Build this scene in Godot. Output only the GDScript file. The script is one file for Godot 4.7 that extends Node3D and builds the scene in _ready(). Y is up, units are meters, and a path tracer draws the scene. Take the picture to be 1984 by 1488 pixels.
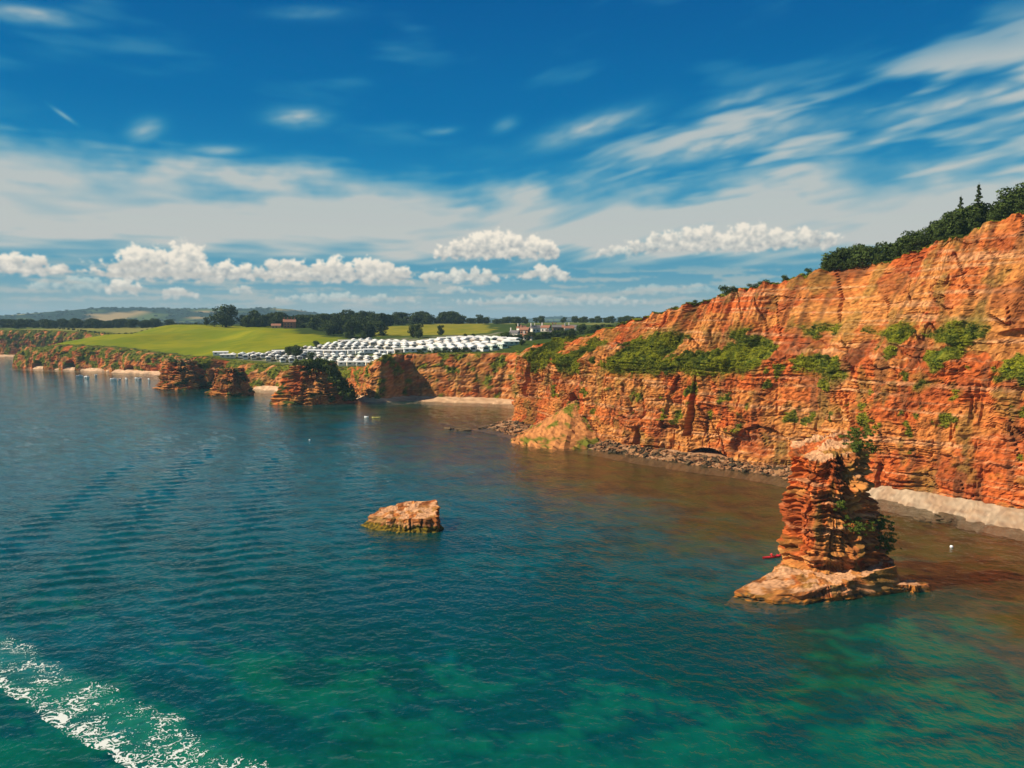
extends Node3D

var rng := RandomNumberGenerator.new()
var na := FastNoiseLite.new()    # broad fractal noise
var nb := FastNoiseLite.new()    # second fractal noise
var nr := FastNoiseLite.new()    # ridged noise
var nc := FastNoiseLite.new()    # cell blocks
var mats := {}
var taken := {}

# coast path: x, z, bench height, top height, lower setback, bench depth, upper setback, shore width
const COAST := [
	[226.0, -28.0, 36.0, 92.0, 6.0, 5.0, 26.0, 13.0],
	[161.0, -98.0, 36.0, 86.0, 6.0, 4.0, 26.0, 12.0],
	[120.0, -156.0, 35.0, 76.0, 6.0, 4.0, 25.0, 11.0],
	[96.0, -185.5, 34.0, 68.0, 5.0, 4.5, 22.5, 6.5],
	[82.0, -210.0, 34.0, 61.5, 5.0, 6.5, 20.0, 6.0],
	[64.0, -226.0, 33.0, 56.3, 5.0, 10.0, 17.0, 6.0],
	[49.0, -239.0, 32.0, 52.5, 5.0, 10.0, 15.0, 6.0],
	[29.0, -263.0, 31.0, 45.5, 4.0, 9.0, 11.0, 9.0],
	[13.0, -287.0, 30.0, 38.0, 4.0, 7.0, 7.0, 12.0],
	[1.0, -305.0, 30.0, 34.5, 3.0, 3.0, 4.0, 11.0],
	[2.0, -322.0, 28.0, 32.5, 3.0, 2.0, 3.0, 4.0],
	[8.0, -350.0, 26.0, 30.0, 3.0, 2.0, 3.0, 3.0],
	[8.0, -382.0, 24.0, 27.5, 3.0, 2.0, 3.0, 3.0],
	[-4.0, -395.0, 23.0, 26.5, 3.0, 2.0, 3.0, 9.0],
	[-30.0, -402.0, 22.5, 26.0, 3.0, 2.0, 3.0, 9.0],
	[-56.0, -410.0, 22.0, 25.5, 3.0, 2.0, 3.0, 8.0],
	[-64.0, -405.0, 22.0, 25.5, 2.0, 1.5, 3.0, 4.0],
	[-72.5, -398.0, 21.0, 25.0, 2.0, 1.5, 3.0, 2.0],
	[-81.0, -402.0, 19.0, 22.0, 2.0, 1.5, 3.0, 3.0],
	[-90.0, -417.0, 15.0, 18.0, 2.0, 2.0, 3.0, 4.0],
	[-104.0, -434.0, 12.5, 16.0, 2.0, 3.0, 4.0, 4.0],
	[-132.0, -453.0, 12.0, 15.0, 2.0, 3.0, 4.0, 4.0],
	[-166.0, -473.0, 12.0, 15.0, 2.0, 3.0, 4.0, 5.0],
	[-195.0, -492.0, 13.0, 16.5, 2.0, 2.0, 4.0, 3.0],
	[-214.0, -490.0, 16.0, 20.0, 2.0, 2.0, 4.0, 2.0],
	[-236.0, -503.0, 15.0, 19.0, 2.0, 2.0, 4.0, 2.0],
	[-256.0, -545.0, 12.0, 16.0, 2.0, 3.0, 4.0, 4.0],
	[-288.0, -600.0, 12.0, 15.0, 2.0, 4.0, 4.0, 8.0],
	[-312.0, -612.0, 13.0, 17.0, 2.0, 4.0, 4.0, 5.0],
	[-345.0, -630.0, 15.0, 19.5, 2.0, 4.0, 4.0, 5.0],
	[-375.0, -646.0, 17.0, 21.0, 2.0, 3.0, 4.0, 3.0],
	[-420.0, -661.0, 18.0, 22.0, 2.0, 3.0, 4.0, 2.0],
	[-455.0, -677.0, 16.0, 19.0, 2.0, 2.0, 4.0, 1.0],
	[-477.0, -692.0, 11.0, 15.0, 2.0, 2.0, 4.0, 1.0],
	[-481.0, -718.0, 11.0, 16.0, 2.0, 2.0, 4.0, 2.0],
	[-466.0, -765.0, 14.0, 20.0, 2.0, 2.0, 5.0, 4.0],
	[-470.0, -840.0, 18.0, 26.0, 2.0, 2.0, 5.0, 6.0],
	[-520.0, -892.0, 22.0, 30.0, 2.0, 2.0, 4.0, 8.0],
	[-600.0, -903.0, 25.0, 32.0, 2.0, 2.0, 4.0, 9.0],
	[-680.0, -906.0, 26.0, 33.0, 2.0, 2.0, 4.0, 9.0],
	[-860.0, -925.0, 28.0, 35.0, 2.0, 2.0, 4.0, 9.0]]

# heights of the land behind the edge: x, z, height
const LAND := [
	[-541, -850, 38.0], [-450, -850, 39.0], [-359, -850, 39.5], [-270, -800, 37.5], [-234, -760, 34.5], [-156, -640, 26.5], [-600, -1000, 34.0], [-450, -1000, 34.0], [-300, -1000, 36.0],
	[-400, -740, 31.0], [-480, -760, 31.0], [-300, -680, 24.0], [-210, -600, 22.0], [-200, -525, 18.5], [-150, -500, 19.5], [-95, -455, 19.0], [-93, -560, 26.0], [-41, -620, 31.5], [-4, -520, 30.0], [-30, -450, 27.5],
	[-90, -650, 31.0], [-60, -760, 36.5], [-110, -900, 40.5], [-30, -900, 40.0], [-160, -700, 31.0], [-195, -800, 42.0], [-228, -745, 37.5], [-120, -790, 38.0], [10, -600, 35.5], [46, -600, 36.5], [60, -700, 39.0], [30, -450, 33.0], [60, -380, 43.0],
	[150, -290, 60.0], [120, -380, 46.0], [95, -300, 47.0], [200, -480, 56.0], [200, -220, 84.0], [300, -120, 100.0], [350, -350, 85.0], [90, -1000, 41.0], [-600, -1400, 30.0], [-200, -1400, 36.0], [200, -1400, 40.0], [-860, -1200, 31.0], [-700, -960, 34.0]]

var cs: Array = []          # sampled coast: dictionaries of position, normal and profile
var top_edge := PackedVector2Array()
var top_height := PackedFloat32Array()
var land_poly := PackedVector2Array()

# ---------------------------------------------------------------- helpers
func numbered(called: String) -> String:
	var n: int = taken.get(called, 0)
	taken[called] = n + 1
	return called if n == 0 else "%s_%03d" % [called, n]

func tag(o: Node3D, label := "", category := "", group := "", kind := "") -> Node3D:
	if label: o.set_meta("label", label)
	if category: o.set_meta("category", category)
	if group: o.set_meta("group", group)
	if kind: o.set_meta("kind", kind)
	return o

func put(called: String, mesh: Mesh, m: Material, parent: Node3D = null, at := Vector3.ZERO) -> MeshInstance3D:
	var o := MeshInstance3D.new()
	o.name = called if parent else numbered(called)
	o.mesh = mesh
	o.material_override = m
	o.position = at
	(parent if parent else self).add_child(o, true)
	return o

func base(called: String, at := Vector3.ZERO) -> Node3D:
	var o := Node3D.new()
	o.name = numbered(called)
	o.position = at
	add_child(o, true)
	return o

func dup(o: Node3D, at: Vector3, turn: float, size: Vector3) -> Node3D:
	var c: Node3D = o.duplicate()
	c.name = numbered(String(o.name))
	add_child(c, true)
	c.position = at
	c.basis = Basis(Vector3.UP, turn) * Basis.from_scale(size)
	return c

func lin(r: float, g: float, b: float) -> Color:
	return Color(r, g, b).linear_to_srgb()

func mat(called: String, c: Color, rough := 0.9, vertex := false, spec := 0.3) -> StandardMaterial3D:
	if not mats.has(called):
		var m := StandardMaterial3D.new()
		m.resource_name = called
		m.albedo_color = c
		m.roughness = rough
		m.metallic_specular = spec
		m.vertex_color_use_as_albedo = vertex
		mats[called] = m
	return mats[called]

func mesh_of(p: PackedVector3Array, idx: PackedInt32Array, c := PackedColorArray(), n := PackedVector3Array(), uv := PackedVector2Array()) -> ArrayMesh:
	var a := []
	a.resize(Mesh.ARRAY_MAX)
	a[Mesh.ARRAY_VERTEX] = p
	a[Mesh.ARRAY_INDEX] = idx
	if c.size(): a[Mesh.ARRAY_COLOR] = c
	if n.size(): a[Mesh.ARRAY_NORMAL] = n
	if uv.size(): a[Mesh.ARRAY_TEX_UV] = uv
	var m := ArrayMesh.new()
	m.add_surface_from_arrays(Mesh.PRIMITIVE_TRIANGLES, a)
	return m

func grid_index(cols: int, rows: int, wrap := false) -> PackedInt32Array:
	var idx := PackedInt32Array()
	var w := cols if wrap else cols - 1
	idx.resize((rows - 1) * w * 6)
	var k := 0
	for j in rows - 1:
		for i in w:
			var a := j * cols + i
			var b := j * cols + (i + 1) % cols
			var c := a + cols
			var d := b + cols
			idx[k] = a; idx[k + 1] = c; idx[k + 2] = b
			idx[k + 3] = b; idx[k + 4] = c; idx[k + 5] = d
			k += 6
	return idx

func box(p: PackedVector3Array, idx: PackedInt32Array, c: Vector3, s: Vector3, turn := 0.0) -> void:
	var b := Basis(Vector3.UP, turn)
	var f := p.size()
	for y in [-0.5, 0.5]:
		for q in [Vector2(-0.5, -0.5), Vector2(0.5, -0.5), Vector2(0.5, 0.5), Vector2(-0.5, 0.5)]:
			p.append(c + b * Vector3(q.x * s.x, y * s.y, q.y * s.z))
	for q in [[0, 1, 5, 4], [1, 2, 6, 5], [2, 3, 7, 6], [3, 0, 4, 7], [4, 5, 6, 7], [3, 2, 1, 0]]:
		idx.append_array([f + q[0], f + q[2], f + q[1], f + q[0], f + q[3], f + q[2]])

func box_mesh(c: Vector3, s: Vector3, turn := 0.0) -> ArrayMesh:
	var p := PackedVector3Array()
	var idx := PackedInt32Array()
	box(p, idx, c, s, turn)
	return mesh_of(p, idx)

# tube through points with radii
func tube(p: PackedVector3Array, idx: PackedInt32Array, pts: Array, rad: Array, sides := 7) -> void:
	var f := p.size()
	for i in pts.size():
		var d: Vector3 = (pts[mini(i + 1, pts.size() - 1)] - pts[maxi(i - 1, 0)]).normalized()
		var u := d.cross(Vector3(0.3, 0.1, 1.0)).normalized()
		var v := d.cross(u)
		for k in sides:
			var a := TAU * k / sides
			p.append(pts[i] + (u * cos(a) + v * sin(a)) * float(rad[i]))
	for i in pts.size() - 1:
		for k in sides:
			var a := f + i * sides + k
			var b := f + i * sides + (k + 1) % sides
			idx.append_array([a, a + sides, b, b, a + sides, b + sides])

func smooth(a: float, b: float, x: float) -> float:
	return smoothstep(a, b, x)

# ---------------------------------------------------------------- sky
var clouds: Array = []

func sky_color(az: float, el: float) -> Color:
	var e := rad_to_deg(el)
	var a := rad_to_deg(az)
	# clear air, sRGB
	var c := Color(0.60, 0.69, 0.70)
	c = c.lerp(Color(0.33, 0.60, 0.70), smooth(0.5, 4.0, e))
	c = c.lerp(Color(0.10, 0.52, 0.71), smooth(4.0, 11.0, e))
	c = c.lerp(Color(0.0, 0.43, 0.66), smooth(9.0, 16.0, e))
	c = c.lerp(Color(0.0, 0.355, 0.60), smooth(14.0, 25.0, e))
	c = c.lerp(Color(0.0, 0.25, 0.45), smooth(24.0, 70.0, e))
	# high veils and streaks
	var w := nb.get_noise_2d(a * 0.7 + 40.0, e * 2.0) * 1.2
	var fan := e - (a + 20.0) * 0.13 * smooth(-10.0, 12.0, a)
	var st := na.get_noise_2d(a * 0.8 + 10.0, fan * 3.6 + w * 0.8) * 0.5 + 0.5
	var st2 := nb.get_noise_2d(a * 1.6, fan * 13.0 + w) * 0.5 + 0.5
	var band := smooth(4.0, 6.0, e + (st2 - 0.5) * 2.0) * (1.0 - smooth(8.0, 12.0, e + w * 1.6 + (st2 - 0.5) * 2.0 + na.get_noise_2d(a * 2.2, e * 4.0 + 600.0) * 1.2))
	var veil := clampf(band * (0.25 + 1.3 * st + 0.35 * st2), 0.0, 1.0) * 0.85
	var fanband := smooth(7.0, 9.5, e) * (1.0 - smooth(14.5, 18.0, fan + 5.0 + w)) * smooth(-4.0, 14.0, a + w)
	veil = maxf(veil, fanband * smooth(0.40, 0.68, st * 0.75 + st2 * 0.3) * 0.85)
	veil = maxf(veil, smooth(9.0, 16.0, e) * smooth(0.60, 0.9, st + 0.1 * st2) * 0.22)
	for q in clouds:
		if q[4] == 0: continue
		var dx: float = (a - q[0]) / q[2]
		if absf(dx) > 1.6: continue
		var dy: float = (e - q[1] - (a - q[0]) * q[5] + w * 0.2) / q[3]
		if absf(dy) > 1.8: continue
		var g := exp(-(dx * dx * 2.2 + dy * dy * 2.2)) * (0.45 + 0.9 * (nb.get_noise_2d(a * 5.0 - e * 2.0, (e - (a - q[0]) * q[5]) * 16.0) * 0.5 + 0.5))
		veil = maxf(veil, clampf(g * q[6], 0.0, 0.8))
	c = c.lerp(Color(0.83, 0.80, 0.765), clampf(veil, 0.0, 1.0))
	# low heaps of cloud, each a cluster of round puffs over a flat base
	if e < 12.0:
		for q in clouds:
			if q[4] == 1: continue
			if absf(a - q[0]) > q[2] * 1.2 or e < q[1] - 0.5 or e > q[1] + q[3] * 1.5: continue
			var n1 := na.get_noise_2d(a * 16.0 + q[0] * 31.0, e * 20.0)
			var n2 := nb.get_noise_2d(a * 46.0, e * 56.0)
			var body := Vector2((a - q[0]) / (q[2] * 0.95), (e - q[1] - q[3] * 0.12) / (q[3] * 0.5))
			var m := 1.0 - body.length()
			var lit: float = body.y * 0.3
			for f in q[7]:
				var d: Vector2 = (Vector2(a, e) - Vector2(f.x, f.y)) / f.z
				var v := 1.0 - d.length()
				if v > m:
					m = v
					lit = d.y * 0.45 - d.x * 0.25
			m += n1 * 0.5 + n2 * 0.26
			var alpha := smooth(-0.04, 0.24, m) * smooth(-0.12, 0.22, (e - q[1]) / minf(1.0, q[3]) + n1 * 0.4) * float(q[6])
			if alpha <= 0.0: continue
			var l := clampf(0.30 + lit * 0.7 + 0.65 * (e - q[1]) / q[3] + n1 * 0.7 + n2 * 0.25, 0.0, 1.0)
			c = c.lerp(Color(0.63, 0.66, 0.67).lerp(Color(0.97, 0.93, 0.86), l), clampf(alpha, 0.0, 1.0))
		# flat grey layers near the horizon
		var lay := smooth(0.45, 0.66, na.get_noise_2d(a * 2.0 + 77.0, e * 22.0) * 0.5 + 0.5 + n_small(a, e)) * smooth(0.4, 1.2, e) * (1.0 - smooth(3.2, 4.8, e))
		c = c.lerp(Color(0.76, 0.75, 0.72), lay * 0.6)
	return c

func n_small(a: float, e: float) -> float:
	return nb.get_noise_2d(a * 18.0, e * 40.0) * 0.12

func make_sky() -> ImageTexture:
	# [azimuth, elevation, half width, height, kind 0 heap / 1 wisp, slope, strength], degrees
	clouds = [
		[-24.8, 2.75, 5.6, 2.9, 0, 0, 1.0], [-17.8, 2.9, 3.6, 1.9, 0, 0, 1.0], [-33.6, 2.9, 2.6, 1.5, 0, 0, 1.0], [-11.8, 2.85, 4.4, 2.2, 0, 0, 1.0], [-18.0, 3.1, 0.9, 0.8, 0, 0, 0.9],
		[-1.2, 4.7, 4.8, 2.4, 0, 0, 1.0], [-3.9, 2.9, 3.2, 1.5, 0, 0, 0.9], [2.3, 3.1, 2.2, 1.3, 0, 0, 0.95], [16.5, 5.1, 7.6, 2.3, 0, 0, 0.9], [8.2, 4.9, 1.6, 1.0, 0, 0, 0.7],
		[-28.2, 1.75, 1.2, 1.3, 0, 0, 0.9], [-24.5, 1.5, 1.5, 0.9, 0, 0, 0.85], [-30.5, 2.0, 3.4, 1.0, 0, 0, 0.55], [-20.3, 1.9, 0.8, 0.7, 0, 0, 0.7], [-4.4, 2.1, 1.4, 0.6, 0, 0, 0.6], [3.0, 1.2, 8.0, 0.9, 0, 0, 0.6], [-13.0, 1.3, 5.5, 0.9, 0, 0, 0.55], [13.0, 2.0, 5.0, 0.9, 0, 0, 0.4],
		[-29.5, 24.0, 4.0, 0.9, 1, 0.12, 0.75], [-32.5, 18.9, 4.0, 0.7, 1, 0.06, 0.75], [-16.0, 14.7, 3.0, 1.0, 1, 0.05, 0.75], [-26.2, 12.9, 1.5, 1.0, 1, 0.35, 0.75], [-21.8, 11.9, 3.0, 0.6, 1, 0.1, 0.6], [-15.0, 21.4, 4.0, 0.6, 1, 0.1, 0.35], [-0.5, 14.6, 1.4, 0.7, 1, 0.3, 0.4], [-5.5, 14.2, 1.8, 0.35, 1, 0.1, 0.45],
		[6.0, 14.4, 6.0, 1.2, 1, 0.25, 0.75], [17.0, 15.9, 5.0, 0.8, 1, 0.2, 0.6], [28.0, 23.7, 9.0, 1.1, 1, -0.04, 0.75], [16.0, 12.9, 12.0, 1.4, 1, 0.13, 0.85], [31.0, 14.2, 9.0, 1.0, 1, 0.13, 0.75], [-31.1, 13.2, 0.9, 0.2, 1, -0.6, 0.7], [31.8, 11.6, 1.8, 0.3, 1, 0.12, 0.7]]
	var r := RandomNumberGenerator.new()
	r.seed = 11
	for k in 46:
		var az := r.randf_range(48.0, 312.0)
		if az > 180.0: az -= 360.0
		clouds.append([az, r.randf_range(1.4, 5.2), r.randf_range(1.5, 6.0), r.randf_range(0.8, 2.6), 0, 0, r.randf_range(0.6, 1.0)])
	for k in 30:
		var az := r.randf_range(44.0, 316.0)
		if az > 180.0: az -= 360.0
		clouds.append([az, r.randf_range(11.0, 26.0), r.randf_range(2.0, 10.0), r.randf_range(0.4, 1.4), 1, 0.1, r.randf_range(0.4, 0.8)])
	for q in clouds:
		var puffs: Array = []
		if q[4] == 0:
			var n := clampi(int(q[2] / q[3] * 9.0), 6, 34)
			for k in n:
				var x := r.randf_range(-0.92, 0.92)
				var rad: float = q[3] * r.randf_range(0.30, 0.55) * (1.0 - 0.45 * absf(x))
				var y: float = q[1] + rad * 0.5 + (q[3] - rad * 1.5) * r.randf() * (1.0 - x * x)
				puffs.append(Vector3(q[0] + x * q[2], y, rad))
		q.append(puffs)
	var lw := 1024
	var lh := 512
	var low := Image.create_empty(lw, lh, false, Image.FORMAT_RGBA8)
	low.fill(Color(0.60, 0.69, 0.70))
	for j in lh / 2:
		var el := PI / 2 - (j + 0.5) / lh * PI
		for i in lw:
			var az := (i + 0.5) / lw * TAU
			if az > PI: az -= TAU
			low.set_pixel(i, j, sky_color(az, el))
	low.resize(4096, 2048, Image.INTERPOLATE_CUBIC)
	var n := int(4096 * 42.0 / 360.0)
	for j in range(1024 - 430, 1024):
		var el := PI / 2 - (j + 0.5) / 2048.0 * PI
		for k in range(-n, n):
			low.set_pixel(posmod(k, 4096), j, sky_color((k + 0.5) / 4096.0 * TAU, el))
	return ImageTexture.create_from_image(low)

# ---------------------------------------------------------------- coast and land
func sample_coast() -> void:
	var pts: Array = []
	for i in COAST.size() - 1:
		var p0: Array = COAST[maxi(i - 1, 0)]
		var p1: Array = COAST[i]
		var p2: Array = COAST[i + 1]
		var p3: Array = COAST[mini(i + 2, COAST.size() - 1)]
		var a := Vector2(p1[0], p1[1])
		var b := Vector2(p2[0], p2[1])
		var n := maxi(2, int(a.distance_to(b) / (0.36 if i < 9 else 1.2)))
		for k in n:
			var t := float(k) / n
			var v: Array = []
			for q in 8:
				var h1: float = (p2[q] - p0[q]) * 0.35
				var h2: float = (p3[q] - p1[q]) * 0.35
				if q > 1: v.append(lerpf(p1[q], p2[q], smoothstep(0.0, 1.0, t)))
				else: v.append(p1[q] * (2 * t * t * t - 3 * t * t + 1) + h1 * (t * t * t - 2 * t * t + t) + p2[q] * (-2 * t * t * t + 3 * t * t) + h2 * (t * t * t - t * t))
			pts.append([Vector2(v[0], v[1]), v, i])
	var s := 0.0
	for i in pts.size():
		var wide := 5
		var d: Vector2 = (pts[mini(i + wide, pts.size() - 1)][0] - pts[maxi(i - wide, 0)][0]).normalized()
		if i > 0: s += pts[i][0].distance_to(pts[i - 1][0])
		cs.append({"p": pts[i][0], "n": Vector2(d.y, -d.x), "v": pts[i][1], "s": s, "i": pts[i][2]})
	# normals smoothed so that the inland offsets do not cross
	for round_ in 2:
		var ns: Array = []
		for i in cs.size():
			var m := Vector2.ZERO
			for k in range(maxi(0, i - 10), mini(cs.size(), i + 11)): m += cs[k].n
			ns.append(m.normalized())
		for i in cs.size(): cs[i].n = ns[i]
	for i in range(0, cs.size(), 4):
		var q: Dictionary = cs[i]
		top_edge.append(q.p - q.n * (q.v[4] + q.v[5] + q.v[6]))
		top_height.append(q.v[3])
	land_poly = top_edge.duplicate()
	land_poly.append_array([Vector2(-1300, -940), Vector2(-1300, -1700), Vector2(1000, -1700), Vector2(1000, 60), Vector2(320, 0)])

# distance to the cliff edge and the edge's height there
func edge_at(p: Vector2) -> Vector2:
	var best := 1e12
	var h := 0.0
	for i in top_edge.size():
		var d := top_edge[i].distance_squared_to(p)
		if d < best:
			best = d
			h = top_height[i]
	return Vector2(sqrt(best), h)

func land(x: float, z: float) -> float:
	var e := edge_at(Vector2(x, z))
	var ws := 0.0
	var hs := 0.0
	for q in LAND:
		var d2: float = (x - q[0]) * (x - q[0]) + (z - q[1]) * (z - q[1]) + 300.0
		var w := 1.0 / (d2 * d2)
		ws += w
		hs += w * q[2]
	return lerpf(e.y, hs / ws, smooth(0.0, 70.0, e.x)) + na.get_noise_2d(x * 0.25, z * 0.25) * 1.2 * smooth(0.0, 40.0, e.x)

# red sandstone with large ragged areas of ochre, pale beds, dark stains and lichen
func rock_color(s: float, y: float) -> Color:
	var ochre := na.get_noise_2d(s * 0.16 + 31.0, y * 0.30 + s * 0.03) + 0.3 * na.get_noise_2d(s * 1.2, y * 1.4 + 400.0) > -0.07
	var lay := nb.get_noise_2d(s * 0.2, y * 7.5) * 0.5 + 0.5
	var broad := na.get_noise_2d(s * 0.6, y * 0.9) * 0.5 + 0.5
	var fine := nb.get_noise_2d(s * 9.0, y * 14.0)
	var red := Color(0.40, 0.095, 0.024)
	var tan := Color(0.43, 0.172, 0.046)
	var c := (tan if ochre else red).lerp(red if ochre else tan, smooth(0.52, 0.66, broad) * 0.75)
	c = c.lerp(Color(0.53, 0.29, 0.145), smooth(0.57, 0.70, lay) * 0.55)
	c = c.lerp(Color(0.21, 0.050, 0.018), smooth(0.53, 0.64, nb.get_noise_2d(s * 0.8 + 90.0, y * 0.8) * 0.5 + 0.5) * 0.6)
	c = c.lerp(Color(0.11, 0.052, 0.024), smooth(0.59, 0.68, nb.get_noise_2d(s * 3.4 + 500.0, y * 0.45) * 0.5 + 0.5) * 0.6)
	c = c.lerp(Color(0.15, 0.115, 0.028), smooth(0.57, 0.68, na.get_noise_2d(s * 1.3 + 900.0, y * 1.0) * 0.5 + 0.5) * 0.5)
	var f := 1.0 + fine * 0.75
	return Color(c.r * f, c.g * f, c.b * f)

# relief of the rock face along its outward normal; the upper beds are softer and smoother
func relief(s: float, y: float, scale := 1.0, upper := 0.0) -> float:
	var ys := y + na.get_noise_2d(s * 0.4, y * 0.3) * 2.4 + s * 0.02
	var low := 1.0 - upper
	var hard := smooth(0.0, 0.3, na.get_noise_2d(s * 0.55 + 60.0, y * 0.9))
	var d := na.get_noise_2d(s * 0.40 + 70.0, y * 0.15) * (3.6 - 1.4 * upper)
	# bold ledges that come and go along the face
	d += smooth(-0.03, 0.03, nb.get_noise_1d(ys * 1.7)) * 1.0 * smooth(0.0, 0.3, na.get_noise_2d(s * 0.7, ys * 0.4 + 20.0)) * (0.5 + 0.5 * low)
	# thin beds, strong only in patches
	d += (smooth(-0.1, 0.1, nb.get_noise_1d(ys * 8.0)) - 0.5) * (0.06 + 0.5 * hard * (0.35 + 0.65 * low))
	d += nb.get_noise_2d(s * 0.5, ys * 20.0) * (0.10 + 0.45 * hard * (0.3 + 0.7 * low))
	# upright joints, slanting cracks
	d -= smooth(0.05, 0.0, absf(nr.get_noise_2d(s * 2.2 + y * 0.2, y * 0.14))) * 0.9 * low * smooth(-0.1, 0.2, na.get_noise_2d(s * 0.9 + 5.0, y * 0.6))
	d -= smooth(0.035, 0.0, absf(nr.get_noise_2d(s * 1.0 - y * 0.5 + 50.0, y * 0.3))) * 1.6 * smooth(-0.02, 0.14, na.get_noise_2d(s * 0.8 + 35.0, y * 0.5))
	d -= smooth(0.03, 0.0, absf(nb.get_noise_2d(s * 0.25 + 10.0, ys * 1.6))) * 0.8 * smooth(0.0, 0.2, na.get_noise_2d(s * 0.9 + 75.0, y * 0.8))
	d += nc.get_noise_2d(s * 0.7, ys * 0.35) * 0.40 * low
	d -= smooth(0.07, 0.0, absf(nr.get_noise_2d(s * 1.3 - y * 0.9, y * 0.5 + 30.0))) * 0.4 * upper * smooth(-0.1, 0.25, na.get_noise_2d(s * 0.6 + 15.0, y * 0.6))
	d += na.get_noise_2d(s * 2.2, y * 2.6) * (1.0 - 0.2 * upper)
	d += nb.get_noise_2d(s * 8.0, y * 10.0) * 0.46
	return d * scale

# cut or swelling: half width along the coast, low, high, depth
func pit(ds: float, y: float, half: float, y0: float, y1: float, depth: float) -> float:
	if y < y0 - 1.0 or y > y1: return 0.0
	var t := clampf((y - y0) / (y1 - y0), 0.0, 1.0)
	var w := half * sqrt(maxf(0.0, 1.0 - t * t))
	return -depth * smooth(w, w * 0.72, absf(ds))

func s_near(x: float, z: float) -> float:
	var best := 1e9
	var out := 0.0
	for q in cs:
		var d: float = q.p.distance_squared_to(Vector2(x, z))
		if d < best:
			best = d
			out = q.s
	return out

var n_high := 0
var bench_spots: Array = []   # where plants grow on the ledges: [position, outward normal, amount]

func green_on(s: float, y: float, hb: float, along: float) -> float:
	# share of plant cover on the ledges of the high cliff
	var g := na.get_noise_2d(s * 1.0 + 800.0, y * 1.3)
	return smooth(-0.02, 0.16, g + along)

func cliff(called: String, label: String, first: int, last: int, rows: int, feats: Array, green: float) -> void:
	var cols := last - first
	var p := PackedVector3Array()
	var c := PackedColorArray()
	p.resize(cols * rows)
	c.resize(cols * rows)
	var far := first >= n_high
	for i in cols:
		var q: Dictionary = cs[first + i]
		var s: float = q.s
		var v: Array = q.v
		var hb: float = v[2] + na.get_noise_1d(s * 0.8) * 3.0
		var ht: float = v[3]
		var rim: float = na.get_noise_1d(s * 2.4 + 40.0) * 2.2 + na.get_noise_1d(s * 7.0) * 0.8
		if far: rim *= 0.6
		var bd: float = v[5] * (1.0 + 0.5 * na.get_noise_1d(s * 1.1 + 200.0))
		# profile in (setback, height)
		var prof := [Vector2(-1.2, -3.0), Vector2(0, 0.5), Vector2(v[4], hb), Vector2(v[4] + bd, hb + 2.5 + bd * 0.12), Vector2(v[4] + bd + v[6] * 0.86, lerpf(hb + 3.5, ht, 0.88)), Vector2(v[4] + bd + v[6], ht + rim), Vector2(v[4] + bd + v[6] + 3.0, ht + rim * 0.5 + 0.35), Vector2(v[4] + bd + v[6] + 9.0, ht + 0.3), Vector2(v[4] + bd + v[6] + 14.0, ht - 1.0)]
		var lens := [0.0]
		for k in range(1, prof.size()):
			lens.append(lens[-1] + prof[k - 1].distance_to(prof[k]) * (0.45 if k >= 6 else 1.0))
		for j in rows:
			var t := float(j) / (rows - 1) * float(lens[-1])
			var k := 1
			while k < prof.size() - 1 and lens[k] < t: k += 1
			var f: float = (t - lens[k - 1]) / maxf(lens[k] - lens[k - 1], 0.001)
			var pr: Vector2 = prof[k - 1].lerp(prof[k], f)
			var y := pr.y
			var amount := 1.0
			if k == 3: amount = 0.45
			elif k == 5: amount = 0.8
			elif k == 6: amount = 0.35 * (1.0 - f)
			elif k >= 7: amount = 0.0
			if k == 1: amount = 0.7
			var up := clampf((y - hb - 1.0) / 6.0, 0.0, 1.0) if not far else 0.0
			var d := relief(s, y, 1.0 if not far else 0.8, up) * amount
			if k >= 4 and k <= 5: d += (na.get_noise_2d(s * 0.9 + 33.0, y * 0.18) * 2.6) * minf(1.0, bd / 8.0)
			for ft in feats:
				if absf(s - ft[0]) < ft[1] * 1.3: d += pit(s - ft[0] - (y - ft[2]) * ft[5], y, ft[1], ft[2], ft[3], ft[4])
			var lift := 0.0
			if k == 3: lift = na.get_noise_2d(s * 4.0, t * 3.0) * 1.4
			var pos := Vector2(q.p) + Vector2(q.n) * (d - pr.x)
			p[j * cols + i] = Vector3(pos.x, y + lift, pos.y)
			var col := rock_color(s, y)
			# plants on ledges and on the lip
			var g := 0.0
			if not far:
				var on_bench := smooth(hb - 8.0, hb - 2.0, y) * smooth(hb + 12.0, hb + 6.0, y)
				g = on_bench * smooth(0.02, 0.14, na.get_noise_2d(s * 0.55 + 800.0, y * 0.7) + green - absf(float(q.i) - 6.2) * 0.045)
				g = maxf(g, smooth(0.33, 0.45, na.get_noise_2d(s * 1.6 + 300.0, y * 1.4)) * smooth(6.0, 14.0, y) * (1.0 - up) * 0.9)
			else:
				g = smooth(0.05, 0.2, na.get_noise_2d(s * 1.3 + 130.0, y * 1.5) + green + smooth(0.3, 0.95, y / ht) * 0.25)
			if k >= 6: g = 1.0
			if g > 0.02:
				var gn := nb.get_noise_2d(s * 6.0, t * 6.0)
				var gc := Color(0.050, 0.075, 0.012).lerp(Color(0.17, 0.17, 0.018), clampf(0.5 + gn * 1.6, 0.0, 1.0))
				col = col.lerp(gc, g)
				if g > 0.5 and k < 7 and (not far or rng.randf() < 0.6): bench_spots.append([p[j * cols + i], Vector3(q.n.x, 0.6, q.n.y).normalized(), far])
			c[j * cols + i] = col
	var o := put(called, mesh_of(p, grid_index(cols, rows), c), mat("red sandstone", Color.WHITE, 0.95, true, 0.15))
	tag(o, label, "", "", "structure")

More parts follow.
